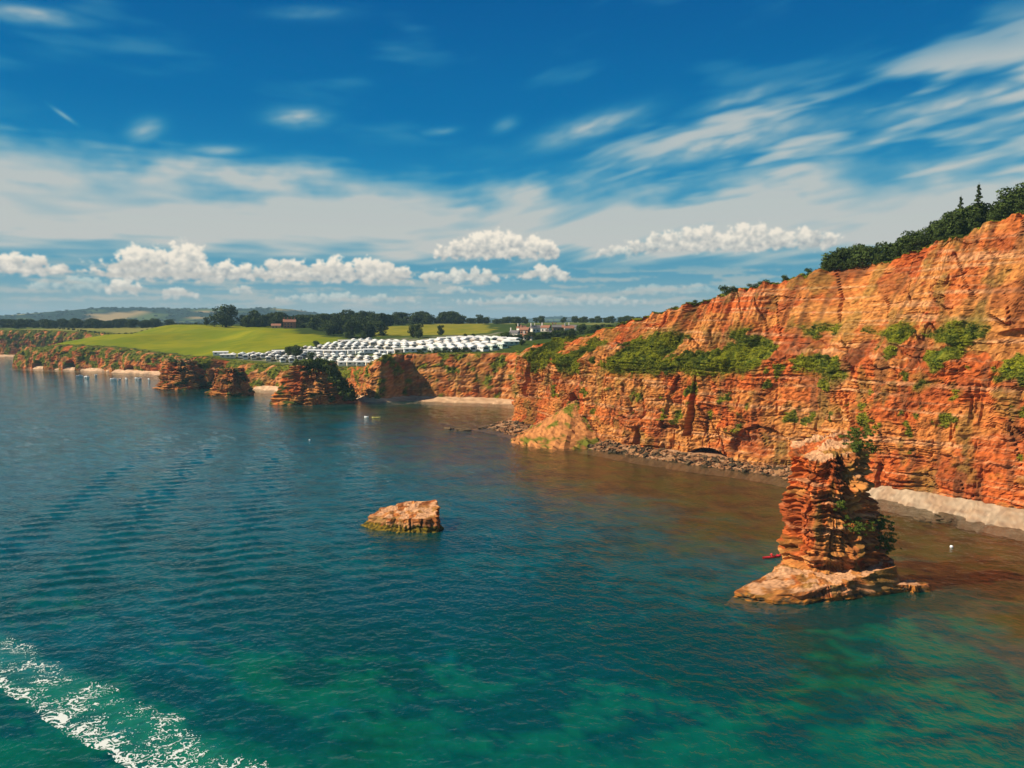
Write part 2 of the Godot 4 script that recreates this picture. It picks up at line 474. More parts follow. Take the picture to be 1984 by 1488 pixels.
func shore(called: String, label: String, first: int, last: int, step: int, sandy: Vector3) -> void:
	# strip of sand and shingle between the foot of the cliff and the water
	var p := PackedVector3Array()
	var c := PackedColorArray()
	var rows := 14
	var cols := 0
	for i in range(first, last, step): cols += 1
	p.resize(cols * rows)
	c.resize(cols * rows)
	var n := 0
	for i in range(first, last, step):
		var q: Dictionary = cs[i]
		var w: float = q.v[7] * (1.0 + (0.35 if first < n_high + 40 else 1.6) * na.get_noise_1d(q.s * (3.0 if first < n_high + 40 else 0.6) + 700.0)) - (0.0 if first < n_high + 40 else 1.5)
		for j in rows:
			var t := float(j) / (rows - 1)
			var out := lerpf(-6.0, maxf(w, -3.0) + 5.0, t)
			var pos := Vector2(q.p) + Vector2(q.n) * out
			var y := 1.9 * (w - out) / maxf(w, 2.0)
			y = clampf(y, -1.6, 2.2) + na.get_noise_2d(pos.x * 3.0, pos.y * 3.0) * 0.25 + nb.get_noise_2d(pos.x * 20.0, pos.y * 20.0) * 0.10
			p[j * cols + n] = Vector3(pos.x, y, pos.y)
			var f := 1.0 + nb.get_noise_2d(pos.x * 30.0, pos.y * 30.0) * 0.45
			var peb := smooth(-0.05, 0.2, na.get_noise_2d(pos.x * 2.0, pos.y * 2.0 + 60.0))
			var cc := Color(sandy.x, sandy.y, sandy.z).lerp(Color(0.34, 0.20, 0.11), peb * 0.5)
			c[j * cols + n] = Color(cc.r * f, cc.g * f, cc.b * f)
		n += 1
	tag(put(called, mesh_of(p, grid_index(cols, rows), c), mat("sand and shingle", Color.WHITE, 0.95, true, 0.2)), label, "", "", "structure")

# ---------------------------------------------------------------- sea rocks
func ray_poly(poly: Array, ctr: Vector2, dir: Vector2) -> float:
	var best := 0.5
	for i in poly.size():
		var a: Vector2 = poly[i] - ctr
		var b: Vector2 = poly[(i + 1) % poly.size()] - ctr
		var e := b - a
		var det := dir.x * e.y - dir.y * e.x
		if absf(det) < 1e-6: continue
		var t := (a.x * e.y - a.y * e.x) / det
		var u := (a.x * dir.y - a.y * dir.x) / det
		if u >= -0.001 and u <= 1.001 and t > best: best = t
	return best

# a rock from two outlines (foot and top), a tilted top and bedded sides
func sea_rock(poly: Array, poly2: Array, ctr: Vector2, low: float, top: float, tilt: Vector2, na_: int, ny: int, beds: float, rough: float, seed_: float, bulge: float, cover: Callable) -> ArrayMesh:
	var p := PackedVector3Array()
	var c := PackedColorArray()
	var caps := maxi(8, na_ / 7)
	var r1: Array = []
	var r2: Array = []
	for i in na_:
		var a := TAU * i / na_
		var d := Vector2(cos(a), sin(a))
		r1.append(ray_poly(poly, ctr, d))
		r2.append(ray_poly(poly2, ctr, d))
	for j in ny + caps:
		for i in na_:
			var a := TAU * i / na_
			var d := Vector2(cos(a), sin(a))
			var t := minf(1.0, float(j) / (ny - 1))
			var k := maxf(0.0, float(j - ny + 1) / caps)
			var rr := lerpf(r1[i], r2[i], pow(t, 0.8)) * (1.0 + bulge * sin(t * PI))
			var edge: Vector2 = ctr + d * rr
			var roof := top + (edge - ctr).dot(tilt)
			var y := lerpf(low, roof, t)
			var ca := Vector2(cos(a), sin(a)) * 26.0
			var ys := y + na.get_noise_2d(ca.x * 0.5 + seed_, ca.y * 0.5) * 1.2
			var dd := (smooth(-0.05, 0.05, nb.get_noise_1d(ys * 11.0 + seed_)) - 0.5) * beds * 1.0 * smooth(-0.3, 0.1, na.get_noise_3d(ca.x * 0.6, y * 0.8, ca.y * 0.6))
			dd += nb.get_noise_3d(ca.x * 0.4, ca.y * 0.4, ys * 15.0 + seed_) * beds * 1.2
			dd += na.get_noise_3d(ca.x * 0.6 + seed_, y * 1.4, ca.y * 0.6) * rough * 3.0
			dd += nb.get_noise_3d(ca.x * 1.6 + seed_, y * 9.0, ca.y * 1.6) * rough * 0.45
			dd -= smooth(0.06, 0.0, absf(na.get_noise_2d(ca.x * 0.4 + seed_ * 3.0, ca.y * 0.4 + y * 0.4))) * rough * 1.3 * smooth(0.15, 0.4, t)
			var r := maxf(0.3, rr + dd * minf(1.0, t * 6.0 + 0.4) * maxf(0.0, 1.0 - k * 3.5)) * (1.0 - k)
			var pos := ctr + d * r
			var yy := y
			if k > 0.0:
				yy = top + (pos - ctr).dot(tilt) + na.get_noise_2d(pos.x * 3.0 + seed_, pos.y * 3.0) * rough * 1.0 * minf(1.0, k * 4.0) + nb.get_noise_2d(pos.x * 6.0, pos.y * 6.0) * rough * 0.35 + nb.get_noise_2d(pos.x * 17.0, pos.y * 17.0) * rough * 0.22
			else:
				yy += nb.get_noise_2d(ca.x * 1.0, ca.y * 1.0 + seed_) * rough * 0.7 * t
			p.append(Vector3(pos.x, yy, pos.y))
			var col := rock_color(ca.x * 0.8 + seed_, y * 1.1)
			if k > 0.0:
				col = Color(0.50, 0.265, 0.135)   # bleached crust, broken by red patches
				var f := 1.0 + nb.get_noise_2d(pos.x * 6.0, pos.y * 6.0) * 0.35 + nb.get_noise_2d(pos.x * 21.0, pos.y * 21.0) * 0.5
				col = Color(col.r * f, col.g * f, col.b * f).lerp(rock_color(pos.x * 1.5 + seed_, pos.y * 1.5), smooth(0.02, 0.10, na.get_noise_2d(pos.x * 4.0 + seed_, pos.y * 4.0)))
			c.append(cover.call(Vector3(pos.x, yy, pos.y), col, k))
	return mesh_of(p, grid_index(na_, ny + caps, true), c)

func no_cover(_p: Vector3, col: Color, _k: float) -> Color:
	return col

func tide_cover(p: Vector3, col: Color, _k: float) -> Color:
	# weed and algae that grow up to the high-water line, with a ragged edge
	var line := 1.15 + na.get_noise_2d(p.x * 7.0, p.z * 7.0) * 1.1
	if p.y < line:
		var g := nb.get_noise_3d(p.x * 16.0, p.y * 16.0, p.z * 16.0)
		return Color(0.20, 0.13, 0.018).lerp(Color(0.045, 0.04, 0.014), smooth(-0.1, 0.25, g))
	return col

func stack_cover(p: Vector3, col: Color, _k: float) -> Color:
	var line := 0.75 + na.get_noise_2d(p.x * 5.0, p.z * 5.0) * 0.7
	if p.y < line:
		var g := nb.get_noise_3d(p.x * 12.0, p.y * 12.0, p.z * 12.0)
		return Color(0.34, 0.13, 0.025).lerp(Color(0.06, 0.05, 0.03), smooth(-0.05, 0.25, g))
	return col

func mossy_cover(p: Vector3, col: Color, k: float) -> Color:
	var g := smooth(0.0, 0.2, na.get_noise_3d(p.x * 1.5, p.y * 3.0, p.z * 1.5) + (0.15 if k > 0.0 else -0.12))
	return col.lerp(Color(0.05, 0.065, 0.014), g)

# ---------------------------------------------------------------- plants
func leaf_ball(p: PackedVector3Array, c: PackedColorArray, ctr: Vector3, rad: Vector3, n: int, size: float, r: RandomNumberGenerator, tint: float) -> void:
	for k in n:
		var d := Vector3(r.randfn(), r.randfn(), r.randfn()).normalized()
		var at := ctr + d * rad * (0.62 + 0.42 * r.randf())
		var u := Vector3(r.randfn(), r.randfn(), r.randfn()).normalized()
		var v := u.cross(d + Vector3(r.randfn(), r.randfn(), r.randfn()) * 0.6).normalized()
		var s := size * r.randf_range(0.6, 1.3)
		p.append(at + u * s); p.append(at - u * s * 0.7 + v * s * 0.8); p.append(at - u * s * 0.5 - v * s * 0.9)
		var f := tint * r.randf_range(0.7, 1.35)
		var col := Color(0.050 * f, 0.074 * f, 0.016 * f)
		for q in 3: c.append(col)

func soup(p: PackedVector3Array, c: PackedColorArray) -> ArrayMesh:
	var idx := PackedInt32Array(range(p.size()))
	return mesh_of(p, idx, c)

var tree_kinds := {}

func tree_proto(kind: String, seed_: int) -> Array:
	# [trunk mesh, crown mesh] of a tree one metre tall for every unit of scale: built 10 m tall
	var r := RandomNumberGenerator.new()
	r.seed = seed_
	var p := PackedVector3Array()
	var c := PackedColorArray()
	var tp := PackedVector3Array()
	var ti := PackedInt32Array()
	if kind == "broad" or kind == "big":
		var n := 15 if kind == "broad" else 26
		tube(tp, ti, [Vector3(0, -0.5, 0), Vector3(0.1, 1.5, 0), Vector3(0.2, 4.0, 0.1), Vector3(0.1, 6.5, 0.2)], [0.34, 0.27, 0.2, 0.08])
		for k in n:
			var a := TAU * (k + r.randf()) / n
			var h := r.randf_range(1.5, 8.4)
			var out := (3.3 if kind == "broad" else 4.0) * sin(clampf((h - 0.6) / 9.2, 0.05, 1.0) * PI * 0.92) * r.randf_range(0.45, 0.95)
			var ctr := Vector3(cos(a) * out, h, sin(a) * out)
			tube(tp, ti, [Vector3(0.1, minf(h * 0.5, 4.5), 0.05), ctr * Vector3(0.5, 0.85, 0.5), ctr], [0.13, 0.09, 0.03], 5)
			leaf_ball(p, c, ctr, Vector3(1.75, 1.35, 1.75) * r.randf_range(0.8, 1.2), 120, 0.34, r, r.randf_range(0.7, 1.3))
		leaf_ball(p, c, Vector3(0, 7.9, 0), Vector3(2.0, 1.9, 2.0), 120, 0.36, r, 1.0)
	elif kind == "cone":
		tube(tp, ti, [Vector3(0, -0.5, 0), Vector3(0, 4.0, 0), Vector3(0, 10.0, 0)], [0.2, 0.14, 0.02])
		for k in 26:
			var h := 1.6 + 8.0 * k / 26.0
			var a := k * 2.4 + r.randf()
			var out := (10.2 - h) * 0.26 * r.randf_range(0.6, 1.1)
			var tip := Vector3(cos(a) * out, h - 0.1, sin(a) * out)
			tube(tp, ti, [Vector3(0, h, 0), tip], [0.05, 0.015], 4)
			leaf_ball(p, c, tip * Vector3(0.6, 1, 0.6), Vector3(out * 0.55 + 0.1, 0.25, out * 0.55 + 0.1), 30, 0.22, r, 0.8)
	else:
		tube(tp, ti, [Vector3(0, -0.5, 0), Vector3(0.2, 2.0, 0.1), Vector3(0.1, 4.0, 0)], [0.3, 0.2, 0.06])
		for k in 8:
			var a := TAU * (k + r.randf()) / 8
			var ctr := Vector3(cos(a) * 2.3 * r.randf(), r.randf_range(1.0, 6.5), sin(a) * 2.3 * r.randf())
			tube(tp, ti, [Vector3(0.1, 0.6, 0), ctr], [0.12, 0.03], 4)
			leaf_ball(p, c, ctr, Vector3(2.3, 1.9, 2.3) * r.randf_range(0.7, 1.1), 90, 0.42, r, r.randf_range(0.75, 1.3))
	return [mesh_of(tp, ti), soup(p, c)]

func tree(kind: String, at: Vector3, h: float, wide: float, label: String, group := "", called := "tree") -> void:
	var v := rng.randi() % (1 if kind == "big" else 4)
	var key := "%s%d" % [kind, v]
	if not tree_kinds.has(key): tree_kinds[key] = tree_proto(kind, 100 + v * 7 + kind.length() * 31)
	var o := base(called, at)
	var m: Array = tree_kinds[key]
	put("trunk", m[0], mat("bark", lin(0.07, 0.05, 0.035)), o)
	put("crown", m[1], leaf_mat(), o)
	o.basis = Basis(Vector3.UP, rng.randf() * TAU) * Basis.from_scale(Vector3(h * wide, h, h * wide) * 0.1)
	tag(o, label, "shrub" if kind == "shrub" else "tree", group)

func leaf_mat() -> StandardMaterial3D:
	var m := mat("leaves", Color.WHITE, 0.75, true, 0.25)
	m.backlight_enabled = true
	m.backlight = Color(0.25, 0.25, 0.1)
	return m

func scatter(called: String, label: String, mesh: Mesh, m: Material, where: Array, parent: Node3D = null, tint := false) -> void:
	var mm := MultiMesh.new()
	mm.transform_format = MultiMesh.TRANSFORM_3D
	mm.use_colors = tint
	mm.mesh = mesh
	mm.instance_count = where.size()
	for i in where.size():
		mm.set_instance_transform(i, where[i][0] if tint else where[i])
		if tint: mm.set_instance_color(i, where[i][1])
	var o := MultiMeshInstance3D.new()
	o.name = called if parent else numbered(called)
	o.multimesh = mm
	o.material_override = m
	(parent if parent else self).add_child(o, true)
	tag(o, label, "", "", "stuff")

func tuft_mesh(seed_: int, tint: float) -> ArrayMesh:
	var r := RandomNumberGenerator.new()
	r.seed = seed_
	var p := PackedVector3Array()
	var c := PackedColorArray()
	leaf_ball(p, c, Vector3(0, 0.3, 0), Vector3(0.7, 0.45, 0.7), 26, 0.3, r, tint)
	for k in c.size(): c[k] = Color(c[k].r * 1.5, c[k].g * 1.35, c[k].b * 0.9)
	return soup(p, c)

func boulder_mesh(seed_: int) -> ArrayMesh:
	var p := PackedVector3Array()
	var c := PackedColorArray()
	var cols := 9
	var rows := 6
	for j in rows:
		for i in cols:
			var a := TAU * i / cols
			var b := -PI / 2 + PI * j / (rows - 1)
			var d := Vector3(cos(a) * cos(b), sin(b), sin(a) * cos(b))
			var f := 0.5 + 0.3 * na.get_noise_3d(d.x * 40.0 + seed_ * 50.0, d.y * 40.0, d.z * 40.0) + 0.25 * nc.get_noise_3d(d.x * 9.0 + seed_ * 20.0, d.y * 9.0, d.z * 9.0)
			d.y = clampf(d.y, -0.6, 0.65)
			p.append(d * f)
	return mesh_of(p, grid_index(cols, rows, true))

# ---------------------------------------------------------------- water
func wave(x: float, z: float) -> float:
	var h := 0.0
	# small wind waves
	h += sin(z * 2.3 + x * 0.35 + na.get_noise_2d(x * 1.2, z * 1.2) * 9.0) * 0.030
	h += sin(z * 1.35 - x * 0.45 + nb.get_noise_2d(x * 0.9, z * 0.9) * 9.0) * 0.035
	h += nb.get_noise_2d(x * 3.0, z * 7.0) * 0.10
	# trains of waves left by a boat
	var ax := x + 92.0 - (z + 175.0) * 0.24
	var env := 0.0
	for q in [[-16.0, 5.0, 1.0], [3.0, 6.5, 1.0], [29.0, 9.0, 0.8], [55.0, 9.0, 0.45]]:
		env += q[2] * exp(-pow((ax - q[0]) / q[1], 2.0))
	env *= smooth(-330.0, -230.0, z) * smooth(-84.0, -125.0, z)
	if env > 0.02:
		var k := 1.35
		h += sin((z * 0.95 + x * 0.30) * k + na.get_noise_2d(x * 0.7, z * 0.7) * 3.0) * 0.17 * env
	return h

func wake_amount(x: float, z: float) -> float:
	# churned water behind a boat: a band that runs from far off the bows to past the lower frame
	var a := Vector2(-94.0, -110.6)
	var d := Vector2(0.833, 0.552)
	var r := Vector2(x, z) - a
	var t := r.dot(d)
	var w := r.dot(Vector2(-d.y, d.x))    # positive towards the sea side
	w += na.get_noise_2d(t * 1.5, 5.0) * 1.2
	var half := lerpf(3.6, 4.6, clampf(t / 80.0, 0.0, 1.0))
	if absf(w) > half: return 0.0
	return smooth(half, half - 0.7, w) * smooth(-half, -half + 2.2, w) * smooth(0.0, 30.0, t)

func bed_color(x: float, z: float, far_from_shore: float) -> Color:
	var n := na.get_noise_2d(x * 0.35, z * 0.55)
	var n2 := na.get_noise_2d(x * 0.9 + 50.0, z * 1.5)
	var n3 := nb.get_noise_2d(x * 3.0, z * 6.0)
	var sand := Color(0.006, 0.235, 0.085)
	var deep := Color(0.0, 0.14, 0.17)
	var weed := Color(0.002, 0.020, 0.024)
	var reef := Color(0.20, 0.10, 0.028)
	# open bay: a bank of green sand on darker ground
	var shoal := Vector2((x - 6.0) / 120.0, (z + 62.0) / 52.0).length()
	var c := deep.lerp(sand, smooth(1.12, 0.88, shoal + n * 0.9 + n3 * 0.25))
	c = c.lerp(weed, smooth(0.02, 0.16, n2 + n3 * 0.25 + 0.10 * smooth(30.0, -10.0, absf(x - 5.0) - 20.0)) * 0.85 * smooth(-72.0, -84.0, z))
	# a broad dark weed bed in the middle of the bay
	var patch := minf(Vector2((x + 18.0) / 34.0, (z + 121.0) / 15.0).length(), Vector2((x - 20.0) / 26.0, (z + 106.0) / 9.0).length())
	c = c.lerp(Color(0.0, 0.030, 0.050), smooth(1.15, 0.85, patch + n2 * 0.9 + n3 * 0.4) * 0.9)
	# brown rock shelf and red sand below the high cliff
	var shelf := smooth(0.0, 16.0, 78.0 - far_from_shore + n * 34.0 + n3 * 10.0)
	var rc := reef.lerp(Color(0.11, 0.12, 0.02), smooth(0.05, 0.2, n2 + 0.1)).lerp(Color(0.07, 0.035, 0.014), smooth(0.1, 0.28, -n2 + n3 * 0.4))
	c = c.lerp(rc, shelf)
	var f := 1.0 + n3 * 0.5
	return Color(c.r * f, c.g * f, c.b * f)

func shelf_at(x: float, z: float) -> float:
	# where stirred silt over the rock shelf turns the water brown
	var near := 1e9
	for q in range(0, n_high, 28): near = minf(near, cs[q].p.distance_to(Vector2(x, z)))
	return smooth(0.0, 22.0, 74.0 - near + na.get_noise_2d(x * 0.35, z * 0.55) * 40.0 + nb.get_noise_2d(x * 2.0, z * 4.0) * 12.0)

func make_water() -> void:
	var rows := 560
	var cols := 420
	var p := PackedVector3Array()
	var c := PackedColorArray()
	var n := PackedVector3Array()
	var uv := PackedVector2Array()
	p.resize(rows * cols); c.resize(rows * cols); n.resize(rows * cols); uv.resize(rows * cols)
	for j in rows:
		var z := -38.0 * pow(1400.0 / 38.0, float(j) / (rows - 1))
		for i in cols:
			var x := (float(i) / (cols - 1) - 0.5) * (110.0 - z * 1.72)
			var fade := smooth(-520.0, -260.0, z)
			var h := wave(x, z) * fade if fade > 0.0 else 0.0
			var k := j * cols + i
			p[k] = Vector3(x, h, z)
			var g := na.get_noise_2d(x * 0.2, z * 0.35)
			var col := Color(0.0, 0.070, 0.070).lerp(Color(0.0, 0.060, 0.046), smooth(-0.15, 0.15, g))
			if z > -430.0 and x > -75.0: col = col.lerp(Color(0.046, 0.034, 0.009), shelf_at(x, z) * 0.85)
			if z > -125.0 and x < 0.0: col = col.lerp(Color(0.015, 0.17, 0.125), wake_amount(x, z) * 0.9)
			c[k] = col
			uv[k] = Vector2(x, z) / 31.0
	for j in rows:
		for i in cols:
			var k := j * cols + i
			var dx := p[mini(i + 1, cols - 1) + j * cols] - p[maxi(i - 1, 0) + j * cols]
			var dz := p[i + maxi(j - 1, 0) * cols] - p[i + mini(j + 1, rows - 1) * cols]
			n[k] = dz.cross(dx).normalized()
	var m := mat("sea water", Color(1, 1, 1, 0.54), 0.05, true, 0.44)
	m.transparency = BaseMaterial3D.TRANSPARENCY_ALPHA
	var nt := FastNoiseLite.new()
	nt.seed = 8
	nt.noise_type = FastNoiseLite.TYPE_SIMPLEX_SMOOTH
	nt.frequency = 0.022
	nt.fractal_octaves = 4
	nt.fractal_gain = 0.55
	var t := NoiseTexture2D.new()
	t.width = 1024
	t.height = 1024
	t.seamless = true
	t.noise = nt
	m.heightmap_enabled = true
	m.heightmap_texture = t
	m.heightmap_scale = 10.0
	tag(put("sea", mesh_of(p, grid_index(cols, rows), c, n, uv), m), "blue green sea with small waves in the bay", "", "", "structure")
	# sea bed
	rows = 240
	cols = 220
	p = PackedVector3Array(); c = PackedColorArray()
	for j in rows:
		var z := -40.0 * pow(1500.0 / 40.0, float(j) / (rows - 1))
		for i in cols:
			var x := (float(i) / (cols - 1) - 0.5) * (130.0 - z * 1.7)
			var near := 400.0
			if z > -460.0 and x > -170.0:
				near = 1e9
				for q in range(0, n_high + 60, 18): near = minf(near, cs[q].p.distance_to(Vector2(x, z)))
			var y := -1.7 - 3.0 * smooth(0.0, 120.0, near) + na.get_noise_2d(x, z) * 0.8
			p.append(Vector3(x, y, z))
			c.append(bed_color(x, z, near))
	tag(put("sea_bed", mesh_of(p, grid_index(cols, rows), c), mat("sea bed", Color.WHITE, 1.0, true, 0.0)), "sandy and weedy sea bed under the bay", "", "", "structure")

func make_wake() -> void:
	# lace of foam on the churned water, cut along its own outline
	var step := 0.085
	var x0 := -92.0
	var z0 := -116.0
	var nx := int(82.0 / step)
	var nz := int(62.0 / step)
	var val := PackedFloat32Array()
	val.resize(nx * nz)
	var d := Vector2(0.833, 0.552)
	var lace := FastNoiseLite.new()
	lace.seed = 17
	lace.noise_type = FastNoiseLite.TYPE_CELLULAR
	lace.cellular_distance_function = FastNoiseLite.DISTANCE_EUCLIDEAN
	lace.cellular_return_type = FastNoiseLite.RETURN_DISTANCE2_SUB
	lace.frequency = 1.0
	lace.fractal_type = FastNoiseLite.FRACTAL_NONE
	for j in nz:
		for i in nx:
			var x := x0 + i * step
			var z := z0 + j * step
			var v := -1.0
			var w := wake_amount(x, z)
			if w > 0.01:
				var q := (Vector2(x, z) - Vector2(-94.0, -110.6))
				var u := q.dot(d)
				var sea_side := q.dot(Vector2(-d.y, d.x))
				var wx := x + na.get_noise_2d(x * 5.0, z * 5.0) * 1.6 + nb.get_noise_2d(x * 14.0, z * 14.0) * 0.22
				var wz := z + na.get_noise_2d(x * 5.0 + 60.0, z * 5.0) * 1.2 + nb.get_noise_2d(x * 14.0 + 70.0, z * 14.0) * 0.14
				var thick := -0.038 + 0.05 * w + 0.10 * nb.get_noise_2d(x * 2.2, z * 2.8 + 44.0) + 0.045 * smooth(15.0, 75.0, u) + 0.07 * smooth(2.0, 3.2, sea_side)
				v = maxf(thick - (lace.get_noise_2d(wx * 0.45, wz * 0.95) + 1.0), (thick + 0.01) * 0.9 - (lace.get_noise_2d(wx * 0.9 + 40.0, wz * 2.0) + 1.0))
			val[j * nx + i] = v
	var p := PackedVector3Array()
	for j in nz - 1:
		for i in nx - 1:
			var k := j * nx + i
			var a := [val[k], val[k + 1], val[k + nx + 1], val[k + nx]]
			if a[0] <= 0 and a[1] <= 0 and a[2] <= 0 and a[3] <= 0: continue
			var q := [Vector2(x0 + i * step, z0 + j * step), Vector2(x0 + (i + 1) * step, z0 + j * step), Vector2(x0 + (i + 1) * step, z0 + (j + 1) * step), Vector2(x0 + i * step, z0 + (j + 1) * step)]
			var poly: Array = []
			for e in 4:
				var f := (e + 1) % 4
				if a[e] > 0: poly.append(q[e])
				if (a[e] > 0) != (a[f] > 0): poly.append(q[e].lerp(q[f], a[e] / (a[e] - a[f])))
			for e in range(1, poly.size() - 1):
				for pt in [poly[0], poly[e], poly[e + 1]]: p.append(Vector3(pt.x, wave(pt.x, pt.y) + 0.035, pt.y))
	var n := PackedVector3Array()
	n.resize(p.size())
	n.fill(Vector3.UP)
	tag(put("wake_foam", mesh_of(p, PackedInt32Array(range(p.size())), PackedColorArray(), n), mat("foam", lin(0.62, 0.66, 0.62), 0.9)), "lacy white foam in the wake of a boat", "", "", "stuff")

# ---------------------------------------------------------------- land
const FIELD_ONE := [Vector2(-476, -702), Vector2(-440, -676), Vector2(-380, -660), Vector2(-300, -628), Vector2(-262, -570), Vector2(-225, -520), Vector2(-205, -530), Vector2(-190, -560), Vector2(-150, -600), Vector2(-130, -640), Vector2(-190, -690), Vector2(-225, -725), Vector2(-270, -800), Vector2(-350, -850), Vector2(-450, -870), Vector2(-545, -870), Vector2(-500, -860), Vector2(-458, -790), Vector2(-470, -720)]
const FIELD_TWO := [Vector2(-125, -668), Vector2(-20, -668), Vector2(-18, -760), Vector2(-40, -900), Vector2(-115, -860), Vector2(-150, -760)]
const SITE := [Vector2(-212, -524), Vector2(-160, -486), Vector2(-95, -448), Vector2(-60, -432), Vector2(-8, -425), Vector2(6, -470), Vector2(-4, -560), Vector2(-30, -655), Vector2(-85, -625), Vector2(-135, -582), Vector2(-205, -536)]

func make_land() -> void:
	var step := 6.0
	var x0 := -900.0
	var z0 := -1400.0
	var nx := 222
	var nz := 222
	var p := PackedVector3Array()
	var c := PackedColorArray()
	var n := PackedVector3Array()
	var keep := PackedByteArray()
	var f1 := PackedVector2Array(FIELD_ONE)
	var f2 := PackedVector2Array(FIELD_TWO)
	var site := PackedVector2Array(SITE)
	for j in nz:
		for i in nx:
			var x := x0 + i * step
			var z := z0 + j * step
			var v := Vector2(x, z)
			var inside := Geometry2D.is_point_in_polygon(v, land_poly)
			var e := edge_at(v) if inside else Vector2.ZERO
			keep.append(1 if inside and e.x > 5.0 else 0)
			p.append(Vector3(x, land(x, z) if inside else 0.0, z))
			var jig := v + Vector2(na.get_noise_2d(x * 0.6, z * 0.6), nb.get_noise_2d(x * 0.6, z * 0.6)) * 14.0
			var g := nb.get_noise_2d(x * 0.9, z * 2.2)
			var col := Color(0.045, 0.068, 0.014)
			if Geometry2D.is_point_in_polygon(jig, f1):
				var mow := sin((x * 0.55 + z * 0.83 + na.get_noise_2d(x * 0.2, z * 0.2) * 40.0) * 0.55)
				col = Color(0.225, 0.220, 0.008).lerp(Color(0.140, 0.175, 0.010), clampf(0.5 + g * 1.2 + 0.22 * mow + na.get_noise_2d(x * 0.18, z * 0.3) * 1.4, 0.0, 1.0))
			elif Geometry2D.is_point_in_polygon(jig, f2):
				col = Color(0.25, 0.21, 0.022).lerp(Color(0.16, 0.17, 0.018), clampf(0.5 + g * 1.6, 0.0, 1.0))
			elif Geometry2D.is_point_in_polygon(v, site):
				col = Color(0.075, 0.105, 0.022).lerp(Color(0.20, 0.18, 0.14), smooth(0.05, 0.2, nb.get_noise_2d(x * 1.6, z * 1.6)))
			elif z < -880.0:
				col = Color(0.10, 0.13, 0.03).lerp(Color(0.20, 0.19, 0.05), smooth(-0.1, 0.2, na.get_noise_2d(x * 0.12, z * 0.12)))
			elif e.x < 30.0 and z > -700.0 and x < -90.0:
				col = Color(0.10, 0.13, 0.014)
			c.append(col)
	for j in nz:
		for i in nx:
			var k := j * nx + i
			var hx := p[j * nx + mini(i + 1, nx - 1)].y - p[j * nx + maxi(i - 1, 0)].y
			var hz := p[mini(j + 1, nz - 1) * nx + i].y - p[maxi(j - 1, 0) * nx + i].y
			n.append(Vector3(-hx, 2.0 * step, -hz).normalized() if keep[k] and absf(hx) < 12.0 and absf(hz) < 12.0 else Vector3.UP)
	var idx := PackedInt32Array()
	for j in nz - 1:
		for i in nx - 1:
			var k := j * nx + i
			if keep[k] and keep[k + 1] and keep[k + nx] and keep[k + nx + 1]:
				idx.append_array([k, k + 1, k + nx, k + 1, k + nx + 1, k + nx])
	tag(put("land", mesh_of(p, idx, c, n), mat("turf", Color.WHITE, 1.0, true, 0.1)), "green fields on the land behind the cliffs", "", "", "structure")

func far_height(x: float, z: float) -> float:
	var h := 26.0 + na.get_noise_2d(x * 0.012, z * 0.012) * 22.0
	h += 92.0 * exp(-pow((x + 2150.0) / 620.0, 2.0) - pow((z + 4100.0) / 620.0, 2.0))
	h += 62.0 * exp(-pow((x + 1400.0) / 420.0, 2.0) - pow((z + 4300.0) / 500.0, 2.0))
	h += 30.0 * exp(-pow((z + 6800.0) / 900.0, 2.0)) * (1.0 + na.get_noise_1d(x * 0.02) * 1.2)
	return h

func make_far() -> void:
	var p := PackedVector3Array()
	var c := PackedColorArray()
	var cols := 170
	var rows := 110
	var cell := FastNoiseLite.new()
	cell.noise_type = FastNoiseLite.TYPE_CELLULAR
	cell.cellular_return_type = FastNoiseLite.RETURN_CELL_VALUE
	cell.frequency = 0.0042
	for j in rows:
		var z := -1330.0 - 7600.0 * pow(float(j) / (rows - 1), 1.4)
		for i in cols:
			var x := (float(i) / (cols - 1) - 0.5) * 13000.0 - 600.0
			p.append(Vector3(x, far_height(x, z) - (8.0 if j == 0 else 0.0), z))
			var v := cell.get_noise_2d(x, z * 0.7)
			var col := Color(0.022, 0.036, 0.016)
			if v > 0.5: col = Color(0.36, 0.25, 0.10)
			elif v > 0.3: col = Color(0.09, 0.12, 0.03)
			c.append(col)
	var idx := grid_index(cols, rows)
	tag(put("hills", mesh_of(p, idx, c), mat("far fields", Color.WHITE, 1.0, true, 0.0)), "far low hills with woods and pale fields", "", "", "structure")
	# woods on the far hills
	var lumps: Array = []
	for k in 9000:
		var z := -1400.0 - 6200.0 * pow(rng.randf(), 1.3)
		var x := rng.randf_range(-0.75, 0.35) * -z
		if na.get_noise_2d(x * 0.035, z * 0.05) + 0.05 < 0.0 and cell.get_noise_2d(x, z * 0.7) > 0.3: continue
		if cell.get_noise_2d(x, z * 0.7) > 0.5: continue
		var s := rng.randf_range(0.9, 1.6)
		lumps.append(Transform3D(Basis(Vector3.UP, rng.randf() * TAU) * Basis.from_scale(Vector3(s * 1.7, s, s * 1.7)), Vector3(x, far_height(x, z) - 1.0, z)))
	scatter("far_wood", "dark woods and hedges on the far low hills", tree_proto("shrub", 5)[1], leaf_mat(), lumps)

